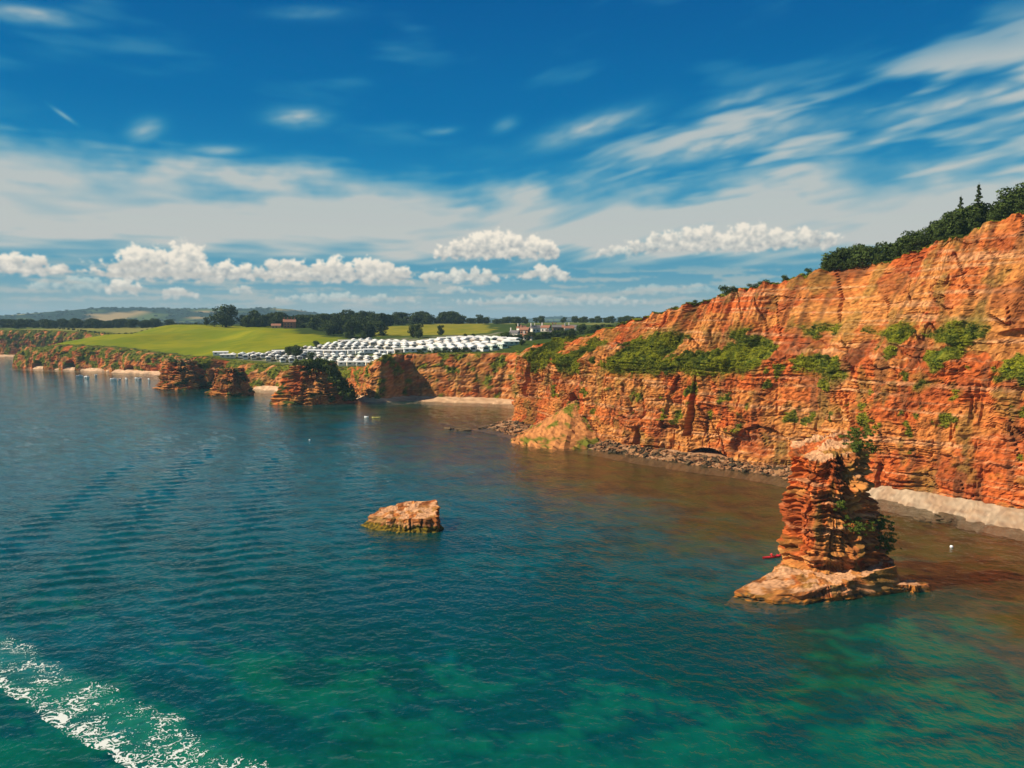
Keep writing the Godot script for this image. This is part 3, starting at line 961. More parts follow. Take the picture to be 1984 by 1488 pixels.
# ---------------------------------------------------------------- buildings and boats
func caravan_proto(wall: Color, roof: Color, key: String) -> Node3D:
	var o := Node3D.new()
	o.name = "static_caravan"
	var wm := mat("caravan wall " + key, wall, 0.5)
	var p := PackedVector3Array()
	var idx := PackedInt32Array()
	box(p, idx, Vector3(0, 1.55, 0), Vector3(3.7, 2.3, 10.0))
	box(p, idx, Vector3(0, 0.2, 0), Vector3(3.3, 0.5, 9.6))
	put("body", mesh_of(p, idx), wm, o)
	p = PackedVector3Array([Vector3(-2.05, 2.65, -5.3), Vector3(0, 3.35, -5.3), Vector3(2.05, 2.65, -5.3), Vector3(-2.05, 2.65, 5.3), Vector3(0, 3.35, 5.3), Vector3(2.05, 2.65, 5.3), Vector3(-2.05, 2.5, -5.3), Vector3(2.05, 2.5, -5.3), Vector3(-2.05, 2.5, 5.3), Vector3(2.05, 2.5, 5.3)])
	idx = PackedInt32Array([0, 1, 4, 0, 4, 3, 1, 2, 5, 1, 5, 4, 0, 3, 8, 0, 8, 6, 2, 7, 9, 2, 9, 5, 3, 4, 5, 3, 5, 9, 3, 9, 8, 0, 2, 1, 0, 7, 2, 0, 6, 7, 6, 8, 9, 6, 9, 7])
	put("roof", mesh_of(p, idx), mat("caravan roof " + key, roof, 0.6), o)
	var gm := mat("caravan glass", lin(0.03, 0.04, 0.05), 0.15, false, 0.5)
	put("window", box_mesh(Vector3(0, 1.75, 5.02), Vector3(2.7, 1.15, 0.08)), gm, o)
	for s in [-1, 1]:
		for z in [-3.2, 0.2, 3.2]:
			put("window", box_mesh(Vector3(1.87 * s, 1.8, z), Vector3(0.08, 0.85, 1.5)), gm, o)
	return o

func house(at: Vector3, turn: float, size: Vector3, wall: Color, roof: Color, key: String, label: String, chimneys: int, group := "") -> void:
	var o := base("house", at)
	o.rotation.y = turn
	tag(o, label, "house", group)
	put("wall", box_mesh(Vector3(0, size.y / 2 - 0.4, 0), size), mat("house wall " + key, wall), o)
	var w := size.x / 2 + 0.4
	var d := size.z / 2 + 0.4
	var y := size.y - 0.4
	var t := y + size.z * 0.42
	var p := PackedVector3Array([Vector3(-w, y, -d), Vector3(w, y, -d), Vector3(w, y, d), Vector3(-w, y, d), Vector3(-w, t, 0), Vector3(w, t, 0)])
	var r := put("roof", mesh_of(p, PackedInt32Array([0, 1, 5, 0, 5, 4, 2, 3, 4, 2, 4, 5, 3, 0, 4, 1, 2, 5, 0, 3, 2, 0, 2, 1])), mat("house roof " + key, roof), o)
	for k in chimneys:
		put("chimney", box_mesh(Vector3(-w * 0.8 + 1.6 * w * k / maxf(1.0, chimneys - 1.0), t + 0.6, 0), Vector3(0.9, 2.6, 0.9)), mat("house wall " + key, wall), r)
	for k in int(size.x / 3.2):
		for f in maxi(1, int(size.y / 2.8)):
			put("window", box_mesh(Vector3(-size.x / 2 + 1.8 + k * 3.0, 1.2 + f * 2.7, size.z / 2 + 0.02), Vector3(1.2, 1.3, 0.1)), mat("caravan glass", Color.BLACK), o)

func hull(length: float, beam: float, high: float, rise: float) -> ArrayMesh:
	# boat hull with a deck, bow towards +z
	var p := PackedVector3Array()
	var n := 13
	for i in n:
		var t := float(i) / (n - 1) * 2.0 - 1.0
		var b := beam * 0.5 * pow(maxf(0.0, 1.0 - absf(t) ** 2.6), 0.7) + 0.01
		var up := high + rise * absf(t) ** 3.0
		for q in [Vector2(0.0, -0.12), Vector2(-0.75, -0.02), Vector2(-1.0, up * 0.6), Vector2(-0.9, up), Vector2(0.0, up + 0.06), Vector2(0.9, up), Vector2(1.0, up * 0.6), Vector2(0.75, -0.02)]:
			p.append(Vector3(q.x * b, q.y, t * length * 0.5))
	return mesh_of(p, grid_index(8, n, true))

func person(parent_at: Vector3, turn: float, label: String, vest: Color, key: String) -> void:
	# seated paddler: one body from hips to head with arms reaching forward to the paddle
	var o := base("person", parent_at)
	o.rotation.y = turn
	tag(o, label, "person")
	var p := PackedVector3Array()
	var idx := PackedInt32Array()
	var pts: Array = []
	var rad: Array = []
	for q in [[0.0, 0.02], [0.0, 0.17], [0.12, 0.18], [0.28, 0.165], [0.42, 0.19], [0.52, 0.17], [0.57, 0.07], [0.63, 0.062], [0.66, 0.08], [0.74, 0.105], [0.82, 0.10], [0.88, 0.06], [0.895, 0.01]]:
		pts.append(Vector3(0, q[0], 0.03 * q[0]))
		rad.append(q[1])
	tube(p, idx, pts, rad, 12)
	for s in [-1, 1]:
		tube(p, idx, [Vector3(0.17 * s, 0.5, 0), Vector3(0.27 * s, 0.28, 0.14), Vector3(0.30 * s, 0.32, 0.40), Vector3(0.31 * s, 0.34, 0.47)], [0.06, 0.05, 0.036, 0.045], 7)
		tube(p, idx, [Vector3(0.09 * s, 0.06, 0), Vector3(0.12 * s, 0.24, 0.45), Vector3(0.10 * s, 0.05, 0.85)], [0.09, 0.07, 0.05], 7)
	put("body", mesh_of(p, idx), mat("skin", lin(0.45, 0.24, 0.15), 0.7), o)
	p = PackedVector3Array()
	idx = PackedInt32Array()
	tube(p, idx, [Vector3(0, 0.1, 0), Vector3(0, 0.14, 0), Vector3(0, 0.3, 0.01), Vector3(0, 0.44, 0.01), Vector3(0, 0.53, 0.015), Vector3(0, 0.555, 0.015)], [0.12, 0.2, 0.195, 0.215, 0.19, 0.1], 12)
	put("vest", mesh_of(p, idx), mat("vest " + key, vest, 0.8), o)
	p = PackedVector3Array()
	idx = PackedInt32Array()
	tube(p, idx, [Vector3(0, 0.76, -0.01), Vector3(0, 0.82, -0.01), Vector3(0, 0.88, 0.0), Vector3(0, 0.91, 0.02)], [0.113, 0.112, 0.08, 0.01], 12)
	put("hair", mesh_of(p, idx), mat("hair", lin(0.05, 0.03, 0.02), 0.8), o)

func kayak(at: Vector3, turn: float, paint: Color, key: String, label: String, length: float) -> void:
	var o := base("kayak", at)
	o.rotation.y = turn
	tag(o, label, "kayak")
	put("hull", hull(length, 0.78, 0.24, 0.16), mat("kayak " + key, paint, 0.35, false, 0.5), o)
	put("seat", box_mesh(Vector3(0, 0.33, -0.35), Vector3(0.42, 0.16, 0.08)), mat("black rubber", lin(0.02, 0.02, 0.02), 0.6), o)

func paddle(at: Vector3, turn: float, label: String) -> void:
	var o := base("paddle", at)
	o.basis = Basis(Vector3.UP, turn) * Basis(Vector3.FORWARD, 0.25)
	tag(o, label, "paddle")
	var p := PackedVector3Array()
	var idx := PackedInt32Array()
	tube(p, idx, [Vector3(-0.8, 0, 0), Vector3(0.8, 0, 0)], [0.016, 0.016], 6)
	put("shaft", mesh_of(p, idx), mat("black rubber", Color.BLACK), o)
	for s in [-1, 1]:
		put("blade", box_mesh(Vector3(0.98 * s, 0, 0), Vector3(0.42, 0.17, 0.03)), mat("kayak red", Color.RED), o)

func motor_boat(at: Vector3, turn: float, length: float, cabin: bool, label: String, group: String) -> void:
	var o := base("boat", at)
	o.rotation.y = turn
	tag(o, label, "boat", group)
	put("hull", hull(length, length * 0.38, 0.6, 0.25), mat("white hull", lin(0.8, 0.8, 0.78), 0.35, false, 0.5), o)
	if cabin:
		put("cabin", box_mesh(Vector3(0, 0.95, 0.3), Vector3(length * 0.26, 0.75, length * 0.3)), mat("white hull", Color.WHITE), o)
		put("window", box_mesh(Vector3(0, 1.08, 0.3), Vector3(length * 0.265, 0.3, length * 0.31)), mat("caravan glass", Color.BLACK), o)
	put("engine", box_mesh(Vector3(0, 0.6, -length * 0.5), Vector3(0.3, 0.6, 0.3)), mat("black rubber", Color.BLACK), o)

# ---------------------------------------------------------------- the scene
func _ready() -> void:
	rng.seed = 42
	for q in [[na, 3, 4], [nb, 9, 3]]:
		q[0].seed = q[1]
		q[0].noise_type = FastNoiseLite.TYPE_SIMPLEX_SMOOTH
		q[0].frequency = 0.07
		q[0].fractal_octaves = q[2]
	nr.seed = 21
	nr.frequency = 0.07
	nr.fractal_octaves = 2
	nc.seed = 5
	nc.noise_type = FastNoiseLite.TYPE_CELLULAR
	nc.cellular_return_type = FastNoiseLite.RETURN_CELL_VALUE
	nc.frequency = 0.25

	var cam := Camera3D.new()
	cam.name = "camera"
	cam.position = Vector3(0, 45, 0)
	cam.rotation_degrees.x = -5.05
	cam.fov = 55.9
	cam.near = 0.5
	cam.far = 30000.0
	add_child(cam)
	cam.current = true
	var env := Environment.new()
	env.background_mode = Environment.BG_SKY
	var sky := Sky.new()
	var sm := PanoramaSkyMaterial.new()
	sm.panorama = make_sky()
	sky.sky_material = sm
	env.sky = sky
	env.background_energy_multiplier = 0.67
	env.tonemap_mode = Environment.TONE_MAPPER_LINEAR
	env.tonemap_exposure = 1.5
	env.sdfgi_enabled = true
	env.ssao_enabled = true
	env.ssil_enabled = true
	env.fog_enabled = true
	env.fog_density = 0.00009
	env.fog_light_color = Color(0.62, 0.79, 0.90)
	var we := WorldEnvironment.new()
	we.name = "world"
	we.environment = env
	add_child(we)
	var sun := DirectionalLight3D.new()
	sun.name = "sun"
	sun.light_energy = 1.6
	sun.light_color = Color(1.0, 0.94, 0.84)
	sun.light_angular_distance = 0.5
	sun.shadow_enabled = true
	add_child(sun)
	sun.look_at_from_position(Vector3(-0.79, 0.60, 0.07), Vector3.ZERO)
	print("sky ", Time.get_ticks_msec())

	sample_coast()
	n_high = 0
	while cs[n_high].i < 12: n_high += 1
	# cuts in the high cliff: place along it, half width, foot, head, depth, lean
	var feats := [
		[s_near(61, -226), 8.5, -0.5, 4.2, 9.0, 0.0], [s_near(81, -212), 4.0, -0.5, 2.2, 6.0, 0.0],
		[s_near(22, -274), 3.4, 7.0, 17.5, 9.0, 0.0],
		[s_near(55, -232), 1.6, 8.0, 30.0, 5.0, -0.12], [s_near(51, -237), 3.5, 10.0, 27.0, 1.6, -0.1],
		[s_near(44, -246), 1.3, 1.0, 9.0, 3.0, 0.25], [s_near(4, -300), 1.6, 14.0, 33.0, 3.0, -0.1],
		[s_near(116, -168), 6.0, 41.0, 43.0, 1.8, 0.0], [s_near(100, -186), 2.0, 0.0, 8.0, 1.5, 0.3],
		[s_near(75, -217), 10.0, 5.0, 13.0, 2.0, 0.0]]
	cliff("high_cliff", "tall layered red sandstone cliff with green ledges and trees on top", 0, n_high + 8, 320, feats, 0.19)
	var n_head := n_high
	while cs[n_head].i < 19: n_head += 1
	cliff("bay_cliff", "red sandstone cliff behind the small sandy bay", n_high, n_head + 4, 46, [[s_near(-86, -408), 2.0, -0.5, 4.0, 5.0, 0.0], [s_near(-79, -397), 1.5, -0.5, 5.0, 4.0, 0.0]], -0.22)
	cliff("low_cliff", "low broken red cliff overgrown with green below the fields", n_head, cs.size(), 36, [[s_near(-440, -668), 8.0, -0.5, 8.0, 7.0, 0.0], [s_near(-400, -655), 7.0, -0.5, 9.0, 8.0, 0.0], [s_near(-330, -622), 6.0, -0.5, 7.0, 6.0, 0.0], [s_near(-225, -496), 4.0, -0.5, 8.0, 6.0, 0.0]], 0.03)
	var n_sand := 0
	while cs[n_sand].p.x > 92.0: n_sand += 1
	shore("beach", "pale sand and shingle beach below the tall red cliff", 0, n_sand + 2, 2, Vector3(0.42, 0.315, 0.21))
	shore("stony_shore", "brown stony shore strewn with boulders below the tall cliff", n_sand, n_high, 2, Vector3(0.34, 0.19, 0.10))
	shore("bay_beach", "narrow strip of pale sand in the small bay", n_high - 10, n_head, 2, Vector3(0.52, 0.34, 0.20))
	shore("far_beach", "strips of pale sand below the low cliff", n_head, cs.size(), 2, Vector3(0.60, 0.40, 0.25))
	print("cliffs ", Time.get_ticks_msec())
	make_water()
	make_wake()
	print("water ", Time.get_ticks_msec())
	make_land()
	make_far()
	print("land ", Time.get_ticks_msec())
	make_rocks()
	make_shore_rocks()
	make_plants()
	make_buildings()
	make_boats()
	print("all ", Time.get_ticks_msec())

func make_rocks() -> void:
	var rm := mat("red sandstone", Color.WHITE)
	# the near stack on its slab
	var o := base("sea_stack", Vector3.ZERO)
	tag(o, "tall layered red rock stack standing on a pale slab in the water", "sea stack")
	var t1 := [Vector2(50.4, -118.2), Vector2(58.0, -118.6), Vector2(64.6, -120.6), Vector2(65.5, -125.5), Vector2(60.0, -130.5), Vector2(51.0, -130.0), Vector2(47.6, -124.8)]
	var t2 := [Vector2(51.6, -119.6), Vector2(57.0, -119.8), Vector2(60.4, -121.0), Vector2(60.6, -126.0), Vector2(56.5, -129.0), Vector2(51.0, -128.5), Vector2(48.6, -124.6)]
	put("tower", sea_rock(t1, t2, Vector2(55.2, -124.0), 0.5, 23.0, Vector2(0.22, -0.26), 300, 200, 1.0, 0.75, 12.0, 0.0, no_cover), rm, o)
	var s1 := [Vector2(34.6, -114.2), Vector2(37.0, -111.6), Vector2(41.0, -110.2), Vector2(47.0, -111.0), Vector2(55.5, -113.6), Vector2(64.8, -116.6), Vector2(67.0, -121.0), Vector2(65.0, -129.0), Vector2(54.0, -130.5), Vector2(47.5, -125.0), Vector2(40.5, -118.6)]
	var s2 := [Vector2(37.0, -115.2), Vector2(39.0, -113.0), Vector2(42.0, -112.0), Vector2(47.4, -112.4), Vector2(56.0, -115.0), Vector2(64.2, -118.0), Vector2(66.0, -121.0), Vector2(64.0, -128.0), Vector2(54.0, -129.5), Vector2(48.0, -124.2), Vector2(41.5, -118.0)]
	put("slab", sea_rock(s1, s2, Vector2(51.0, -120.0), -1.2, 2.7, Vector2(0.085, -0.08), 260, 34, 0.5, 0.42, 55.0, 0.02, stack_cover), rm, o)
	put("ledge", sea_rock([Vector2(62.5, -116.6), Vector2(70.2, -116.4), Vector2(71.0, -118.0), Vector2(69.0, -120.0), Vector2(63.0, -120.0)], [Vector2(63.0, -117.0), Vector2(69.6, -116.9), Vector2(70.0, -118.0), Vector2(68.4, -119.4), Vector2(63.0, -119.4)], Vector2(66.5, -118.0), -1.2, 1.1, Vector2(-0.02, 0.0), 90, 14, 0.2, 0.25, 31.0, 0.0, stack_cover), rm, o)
	var tufts: Array = []
	for q in [[Vector3(60.0, 25.2, -123.0), 1.5, 60], [Vector3(58.4, 23.6, -120.6), 1.0, 36], [Vector3(60.4, 23.4, -121.2), 0.9, 24], [Vector3(55.0, 14.0, -119.0), 0.8, 20], [Vector3(57.8, 10.6, -118.4), 1.3, 60], [Vector3(61.5, 11.0, -119.8), 1.1, 40], [Vector3(63.3, 9.5, -121.5), 1.0, 50], [Vector3(64.6, 7.0, -122.0), 1.0, 50], [Vector3(65.3, 5.0, -123.0), 0.9, 40]]:
		for k in q[2]:
			var at: Vector3 = q[0] + Vector3(rng.randfn(), rng.randfn() * 0.5, rng.randfn() * 0.7) * q[1]
			tufts.append(Transform3D(Basis(Vector3.UP, rng.randf() * TAU) * Basis.from_scale(Vector3.ONE * rng.randf_range(0.3, 0.65)), at))
	scatter("grass_tufts", "green plants growing on the ledges and top", tuft_mesh(3, 1.3), leaf_mat(), tufts, o)
	# the low rock in open water
	var r1 := [Vector2(-34.0, -155.6), Vector2(-30.0, -152.0), Vector2(-24.5, -149.4), Vector2(-18.5, -148.8), Vector2(-16.0, -150.0), Vector2(-15.6, -156.0), Vector2(-17.0, -162.0), Vector2(-25.0, -164.0), Vector2(-30.5, -161.0)]
	var r2 := [Vector2(-31.0, -156.2), Vector2(-28.5, -153.6), Vector2(-24.0, -151.8), Vector2(-18.2, -150.6), Vector2(-16.6, -151.2), Vector2(-16.2, -156.0), Vector2(-17.4, -161.2), Vector2(-24.8, -162.6), Vector2(-28.8, -160.0)]
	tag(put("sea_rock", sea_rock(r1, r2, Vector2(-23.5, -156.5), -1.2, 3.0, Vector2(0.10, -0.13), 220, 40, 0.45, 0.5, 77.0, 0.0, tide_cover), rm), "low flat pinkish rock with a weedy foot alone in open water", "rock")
	# stacks and arches off the low cliff
	for q in [
		["bushy_sea_stack", "broad dark red stack topped with bushes beside the caravan shore", [Vector2(-133, -386), Vector2(-122, -382), Vector2(-104, -381), Vector2(-88, -388), Vector2(-84, -400), Vector2(-98, -412), Vector2(-120, -410), Vector2(-131, -398)], [Vector2(-120, -390), Vector2(-116, -388), Vector2(-106, -388), Vector2(-99, -391), Vector2(-97, -397), Vector2(-102, -402), Vector2(-112, -402), Vector2(-119, -397)], Vector2(-108, -395), 21.0, Vector2(0.05, -0.05), 1.2, 5.0],
		["pointed_sea_stack", "small pointed red stack with a shaded face, alone before the low cliff", [Vector2(-187, -434), Vector2(-178, -427), Vector2(-166, -425), Vector2(-159, -429), Vector2(-158, -440), Vector2(-170, -447), Vector2(-183, -444)], [Vector2(-175, -436), Vector2(-171, -433), Vector2(-167, -433), Vector2(-163, -435), Vector2(-163, -438), Vector2(-168, -440), Vector2(-174, -439)], Vector2(-169, -436), 15.5, Vector2(0.1, 0.0), 1.0, 19.0],
		["ledged_sea_stack", "ledged red stack joined close to the overgrown cliff", [Vector2(-239, -478), Vector2(-230, -470), Vector2(-214, -466), Vector2(-204, -470), Vector2(-200, -484), Vector2(-214, -494), Vector2(-236, -492)], [Vector2(-233, -482), Vector2(-227, -477), Vector2(-219, -475), Vector2(-213, -478), Vector2(-212, -485), Vector2(-220, -490), Vector2(-231, -489)], Vector2(-221, -482), 18.0, Vector2(-0.06, -0.1), 1.8, 41.0],
		["leaning_sea_stack", "slim red rock pillar between the ledged stack and the cliff", [Vector2(-203, -476), Vector2(-195, -473), Vector2(-190, -478), Vector2(-193, -488), Vector2(-202, -486)], [Vector2(-201, -478), Vector2(-195, -476), Vector2(-192, -480), Vector2(-195, -486), Vector2(-201, -484)], Vector2(-197, -481), 13.0, Vector2(0.0, -0.1), 1.2, 63.0]]:
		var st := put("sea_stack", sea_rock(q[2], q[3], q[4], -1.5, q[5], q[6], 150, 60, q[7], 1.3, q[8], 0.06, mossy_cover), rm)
		tag(st, q[1], "sea stack")
	var bush: Array = []
	for k in 240:
		var a := rng.randf() * TAU
		var r := sqrt(rng.randf())
		bush.append(Transform3D(Basis(Vector3.UP, a) * Basis.from_scale(Vector3.ONE * rng.randf_range(1.4, 3.0)), Vector3(-108 + cos(a) * r * 11.0, 20.0 + rng.randf() * 3.0 - r * 2.0, -395 + sin(a) * r * 7.0)))
	for k in 260:
		var t := rng.randf()
		bush.append(Transform3D(Basis(Vector3.UP, k) * Basis.from_scale(Vector3.ONE * rng.randf_range(1.2, 2.4)), Vector3(lerpf(-99, -86, t) + rng.randfn() * 1.5, lerpf(19.0, 3.0, t) + rng.randfn(), lerpf(-389, -388, t) + rng.randfn() * 2.5)))
	scatter("stack_bushes", "dark bushes over the top of the broad red stack", tuft_mesh(9, 0.9), leaf_mat(), bush)
	# scree cone below the tall cave
	var p := PackedVector3Array()
	var c := PackedColorArray()
	var apex := Vector2(24.5, -276.0)
	for j in 34:
		for i in 90:
			var a := TAU * i / 90.0
			var d := Vector2(cos(a), sin(a))
			var r := j / 33.0
			var rad := 21.0 + 7.0 * absf(d.dot(Vector2(0.63, -0.77))) + na.get_noise_1d(i * 1.2) * 4.0
			var pos := apex + d * rad * r
			var h := 15.0 * pow(1.0 - r, 1.15) - 0.5 + na.get_noise_2d(pos.x * 5.0, pos.y * 5.0) * 1.5 * r
			p.append(Vector3(pos.x, h, pos.y))
			var f := 1.0 + nb.get_noise_2d(pos.x * 18.0, pos.y * 18.0) * 0.7
			var col := Color(0.44 * f, 0.18 * f, 0.06 * f)
			var g := smooth(0.0, 0.12, na.get_noise_2d(pos.x * 1.6 + 9.0, pos.y * 1.6) + (0.08 if pos.x > 26.0 else -0.12))
			c.append(col.lerp(Color(0.10, 0.125, 0.014), g * 0.9))
			if g > 0.6 and j > 3 and rng.randf() < 0.5: bench_spots.append([p[p.size() - 1], Vector3.UP, false])
	tag(put("scree_slope", mesh_of(p, grid_index(90, 34, true), c), rm), "cone of orange scree and grass against the foot of the tall cliff", "", "", "structure")

func make_shore_rocks() -> void:
	var protos: Array = []
	for k in 7: protos.append(boulder_mesh(k))
	var tones := [lin(0.11, 0.07, 0.035), lin(0.22, 0.105, 0.045), lin(0.33, 0.17, 0.075), lin(0.05, 0.036, 0.018)]
	var rubble: Array = []
	var made := 0
	for k in 2600:
		var i := rng.randi_range(400, n_high)
		var q: Dictionary = cs[i]
		if q.i > 11 or q.p.x > 94.0: continue
		var w: float = q.v[7]
		var out := rng.randf_range(0.0, 1.15) * w
		var pos := Vector2(q.p) + Vector2(q.n) * out
		var y := clampf(1.9 * (w - out) / maxf(w, 2.0), -0.5, 2.2)
		var s := rng.randf_range(0.35, 0.9) + (1.4 * pow(rng.randf(), 5.0))
		var basis_ := Basis(Vector3.UP, rng.randf() * TAU) * Basis.from_scale(Vector3(s * 1.5, s, s * 1.1))
		if s > 0.95 and made < 230:
			var o := put("boulder", protos[rng.randi() % 7], mat("boulder %d" % (made % 4), tones[made % 4], 0.9, false, 0.3), null, Vector3(pos.x, y + s * 0.1, pos.y))
			o.basis = basis_
			var tone: String = ["brown", "reddish brown", "pale orange", "dark weedy"][made % 4]
			tag(o, "%s boulder among the stones at the foot of the tall cliff" % tone, "boulder", "%s boulders along the cliff shore" % tone)
			made += 1
		else:
			rubble.append([Transform3D(basis_, Vector3(pos.x, y, pos.y)), [Color(0.11, 0.065, 0.033), Color(0.23, 0.11, 0.05), Color(0.34, 0.17, 0.075), Color(0.06, 0.04, 0.02)][rng.randi() % 4]])
	for k in 1500:
		var a := rng.randf() * TAU
		var r := sqrt(rng.randf())
		var pos := Vector2(24.5, -276.0) + Vector2(cos(a), sin(a)) * r * 22.0
		var s := rng.randf_range(0.3, 1.1)
		rubble.append([Transform3D(Basis(Vector3.UP, a * 3.0) * Basis.from_scale(Vector3(s, s * 0.8, s)), Vector3(pos.x, 15.0 * pow(1.0 - r * 0.9, 1.15) - 0.4, pos.y)), Color(0.46, 0.22, 0.085) * rng.randf_range(0.5, 1.25)])
	scatter("shore_rubble", "loose brown and orange stones along the cliff foot", protos[2], mat("rubble", Color.WHITE, 0.95, true, 0.2), rubble, null, true)
	# rocks that just break the surface
	for q in [[-26.0, -298.0, 3.4], [-19.0, -294.5, 4.2], [-12.0, -300.0, 3.0], [107.6, -121.5, 2.2], [104.6, -120.0, 1.9], [110.2, -120.6, 2.0], [102.5, -122.0, 1.5], [93.0, -160.5, 2.6], [97.5, -160.0, 2.4], [99.6, -163.5, 2.8]]:
		var o := put("shoal_rock", protos[int(absf(q[0])) % 7], mat("boulder %d" % (1 if q[0] > 100 else 0), Color.WHITE), null, Vector3(q[0], 0.05, q[1]))
		o.basis = Basis(Vector3.UP, q[0]) * Basis.from_scale(Vector3(q[2] * 1.6, q[2] * 0.5, q[2]))
		if q[0] > 100: tag(o, "flat tan rock breaking the brown shallows off the beach", "rock", "rocks in the shallows off the beach")
		elif q[0] > 0: tag(o, "dark rock lying at the waterline of the pale beach", "rock", "rocks at the beach waterline")
		else: tag(o, "dark low rock off the point with the boulder shore", "rock", "rocks off the point")

func make_plants() -> void:
	# ledge plants
	var tufts: Array = []
	var keep := minf(0.7, 26000.0 / maxf(1.0, bench_spots.size()))
	for q in bench_spots:
		if rng.randf() > keep: continue
		var s := rng.randf_range(0.25, 0.7) * (1.7 if q[2] else 1.0)
		if rng.randf() < 0.05: s *= 1.8
		var dry := clampf(0.5 + na.get_noise_3d(q[0].x * 1.5, q[0].y * 1.5, q[0].z * 1.5) * 2.2 + rng.randf_range(-0.25, 0.25), 0.0, 1.0)
		tufts.append([Transform3D(Basis(Vector3.UP, rng.randf() * TAU) * Basis.from_scale(Vector3(s, s * 0.55, s)), q[0]), Color(0.9, 0.9, 0.8).lerp(Color(3.0, 2.3, 0.9), dry)])
	scatter("ledge_plants", "green grass and low scrub growing on the cliff ledges", tuft_mesh(4, 1.2), leaf_mat(), tufts, null, true)
	print("tufts ", tufts.size(), " of ", bench_spots.size())
	# belt of trees along the top of the tall cliff
	for i in range(0, cs.size()):
		var q: Dictionary = cs[i]
		if q.p.x > 130.0: continue
		if q.p.x < 8.0: break
		var belt: bool = q.p.x > 78.0
		if rng.randf() > (0.62 if belt else 0.17 if q.p.x > 46.0 else 0.08): continue
		var row := rng.randf_range(0.5, 13.0) if belt else rng.randf_range(0.0, 7.0)
		var at: Vector2 = q.p - q.n * (q.v[4] + q.v[5] + q.v[6] + row)
		var y: float = q.v[3] + 0.2
		if row > 8.0: y = land(at.x, at.y)
		if belt:
			var h := rng.randf_range(6.5, 10.0) + 2.0 * na.get_noise_1d(i * 0.6)
			if row < 3.5: h *= 0.5
			tree("broad" if rng.randf() < 0.75 else "shrub", Vector3(at.x, y - 0.5, at.y), h, rng.randf_range(0.9, 1.3), "low dark tree on the rim of the tall cliff before the belt" if row < 3.5 else "tall dark leafy tree in the dense belt on the tall cliff", "low trees before the belt" if row < 3.5 else "tall trees in the belt on the tall cliff")
		else:
			tree("shrub", Vector3(at.x, y - 0.5, at.y), rng.randf_range(1.6, 3.6) * (1.0 if q.p.x > 36.0 else 0.7), 1.35, "low dark shrub on the sloping rim of the tall cliff", "shrubs on the cliff rim", "shrub")
	for q in [[130.6, -206.5, 14.5, 0.8], [127.6, -209.5, 13.0, 0.8], [139.5, -197.0, 12.0, 0.8], [147.0, -194.0, 17.0, 0.7]]:
		tree("cone", Vector3(q[0], land(q[0], q[1]), q[1]), q[2], q[3], "spiky conifer rising above the leafy belt on the tall cliff", "conifers above the belt", "conifer")
	tree("shrub", Vector3(77.0, land(77, -262), -262), 5.5, 1.4, "round dark bush standing clear on the cliff skyline", "", "bush")
	# trees on the ridge behind the green field
	tree("big", Vector3(-317, land(-317, -806), -806), 26.0, 1.3, "largest spreading tree on the ridge above the green field", "", "tree")
	tree("broad", Vector3(-333, land(-333, -812), -812), 13.0, 1.0, "small round tree close beside the largest ridge tree", "", "tree")
	tree("broad", Vector3(-344, land(-344, -818), -818), 10.0, 1.1, "outermost low tree of the ridge group above the field", "", "tree")
	tree("broad", Vector3(-284, land(-284, -802), -802), 20.0, 1.0, "second broad tree of the ridge group, before the wood", "", "tree")
	tree("broad", Vector3(-302, land(-302, -815), -815), 14.0, 1.0, "dark tree filling the gap between the two broad ridge trees", "", "tree")
	# the wood
	var wood := PackedVector2Array([Vector2(-275, -815), Vector2(-240, -770), Vector2(-205, -735), Vector2(-182, -690), Vector2(-150, -648), Vector2(-105, -642), Vector2(-128, -700), Vector2(-148, -780), Vector2(-115, -880), Vector2(-40, -905), Vector2(-35, -945), Vector2(-150, -930), Vector2(-260, -880)])
	var n := 0
	for k in 3000:
		if n >= 115: break
		var v := Vector2(rng.randf_range(-280, -30), rng.randf_range(-950, -655))
		if not Geometry2D.is_point_in_polygon(v, wood): continue
		if v.distance_to(Vector2(-226, -738)) < 15.0: continue
		tree("broad" if rng.randf() < 0.8 else "shrub", Vector3(v.x, land(v.x, v.y) - 1.0, v.y), rng.randf_range(11.0, 18.0), rng.randf_range(1.1, 1.5), "rounded tree on the lower side of the wood, above the caravans" if v.y > -745.0 else "rounded tree on the crest of the thick wood behind the brick house" if v.x < -150.0 else "rounded tree on the skyline end of the wood by the yellow field", "lower trees of the wood" if v.y > -745.0 else "crest trees of the wood" if v.x < -150.0 else "trees at the skyline end of the wood")
		n += 1
	for k in 26:
		var v := Vector2(lerpf(-290, -222, k / 25.0), -775.0 + rng.randf_range(-40, 4))
		tree("broad", Vector3(v.x, land(v.x, v.y) - 1.0, v.y), rng.randf_range(9.0, 15.0), 1.3, "dark tree in the row behind the red brick house", "trees behind the brick house")
	# single trees among the caravans
	for q in [[-158, -515, 10.0], [-151, -508, 11.5], [-138, -495, 8.0], [-153, -565, 7.0], [-122, -592, 9.0], [-78, -606, 13.0], [-84, -615, 12.0], [-62, -630, 10.0], [-36, -560, 5.0], [-30, -555, 5.0]]:
		tree("broad", Vector3(q[0], land(q[0], q[1]) - 0.4, q[1]), q[2], 1.0, "single dark tree standing between the white caravans", "trees among the caravans")
	# hedges and scrub: behind the field, round the caravans, towards the village
	for k in 70:
		var t := k / 69.0
		var v := Vector2(lerpf(-560, -350, t), lerpf(-872, -856, t) + rng.randf_range(-3, 3))
		tree("shrub", Vector3(v.x, land(v.x, v.y), v.y), rng.randf_range(2.0, 3.4), 1.6, "shrub of the dark hedge along the crest of the green field", "shrubs of the field hedge", "shrub")
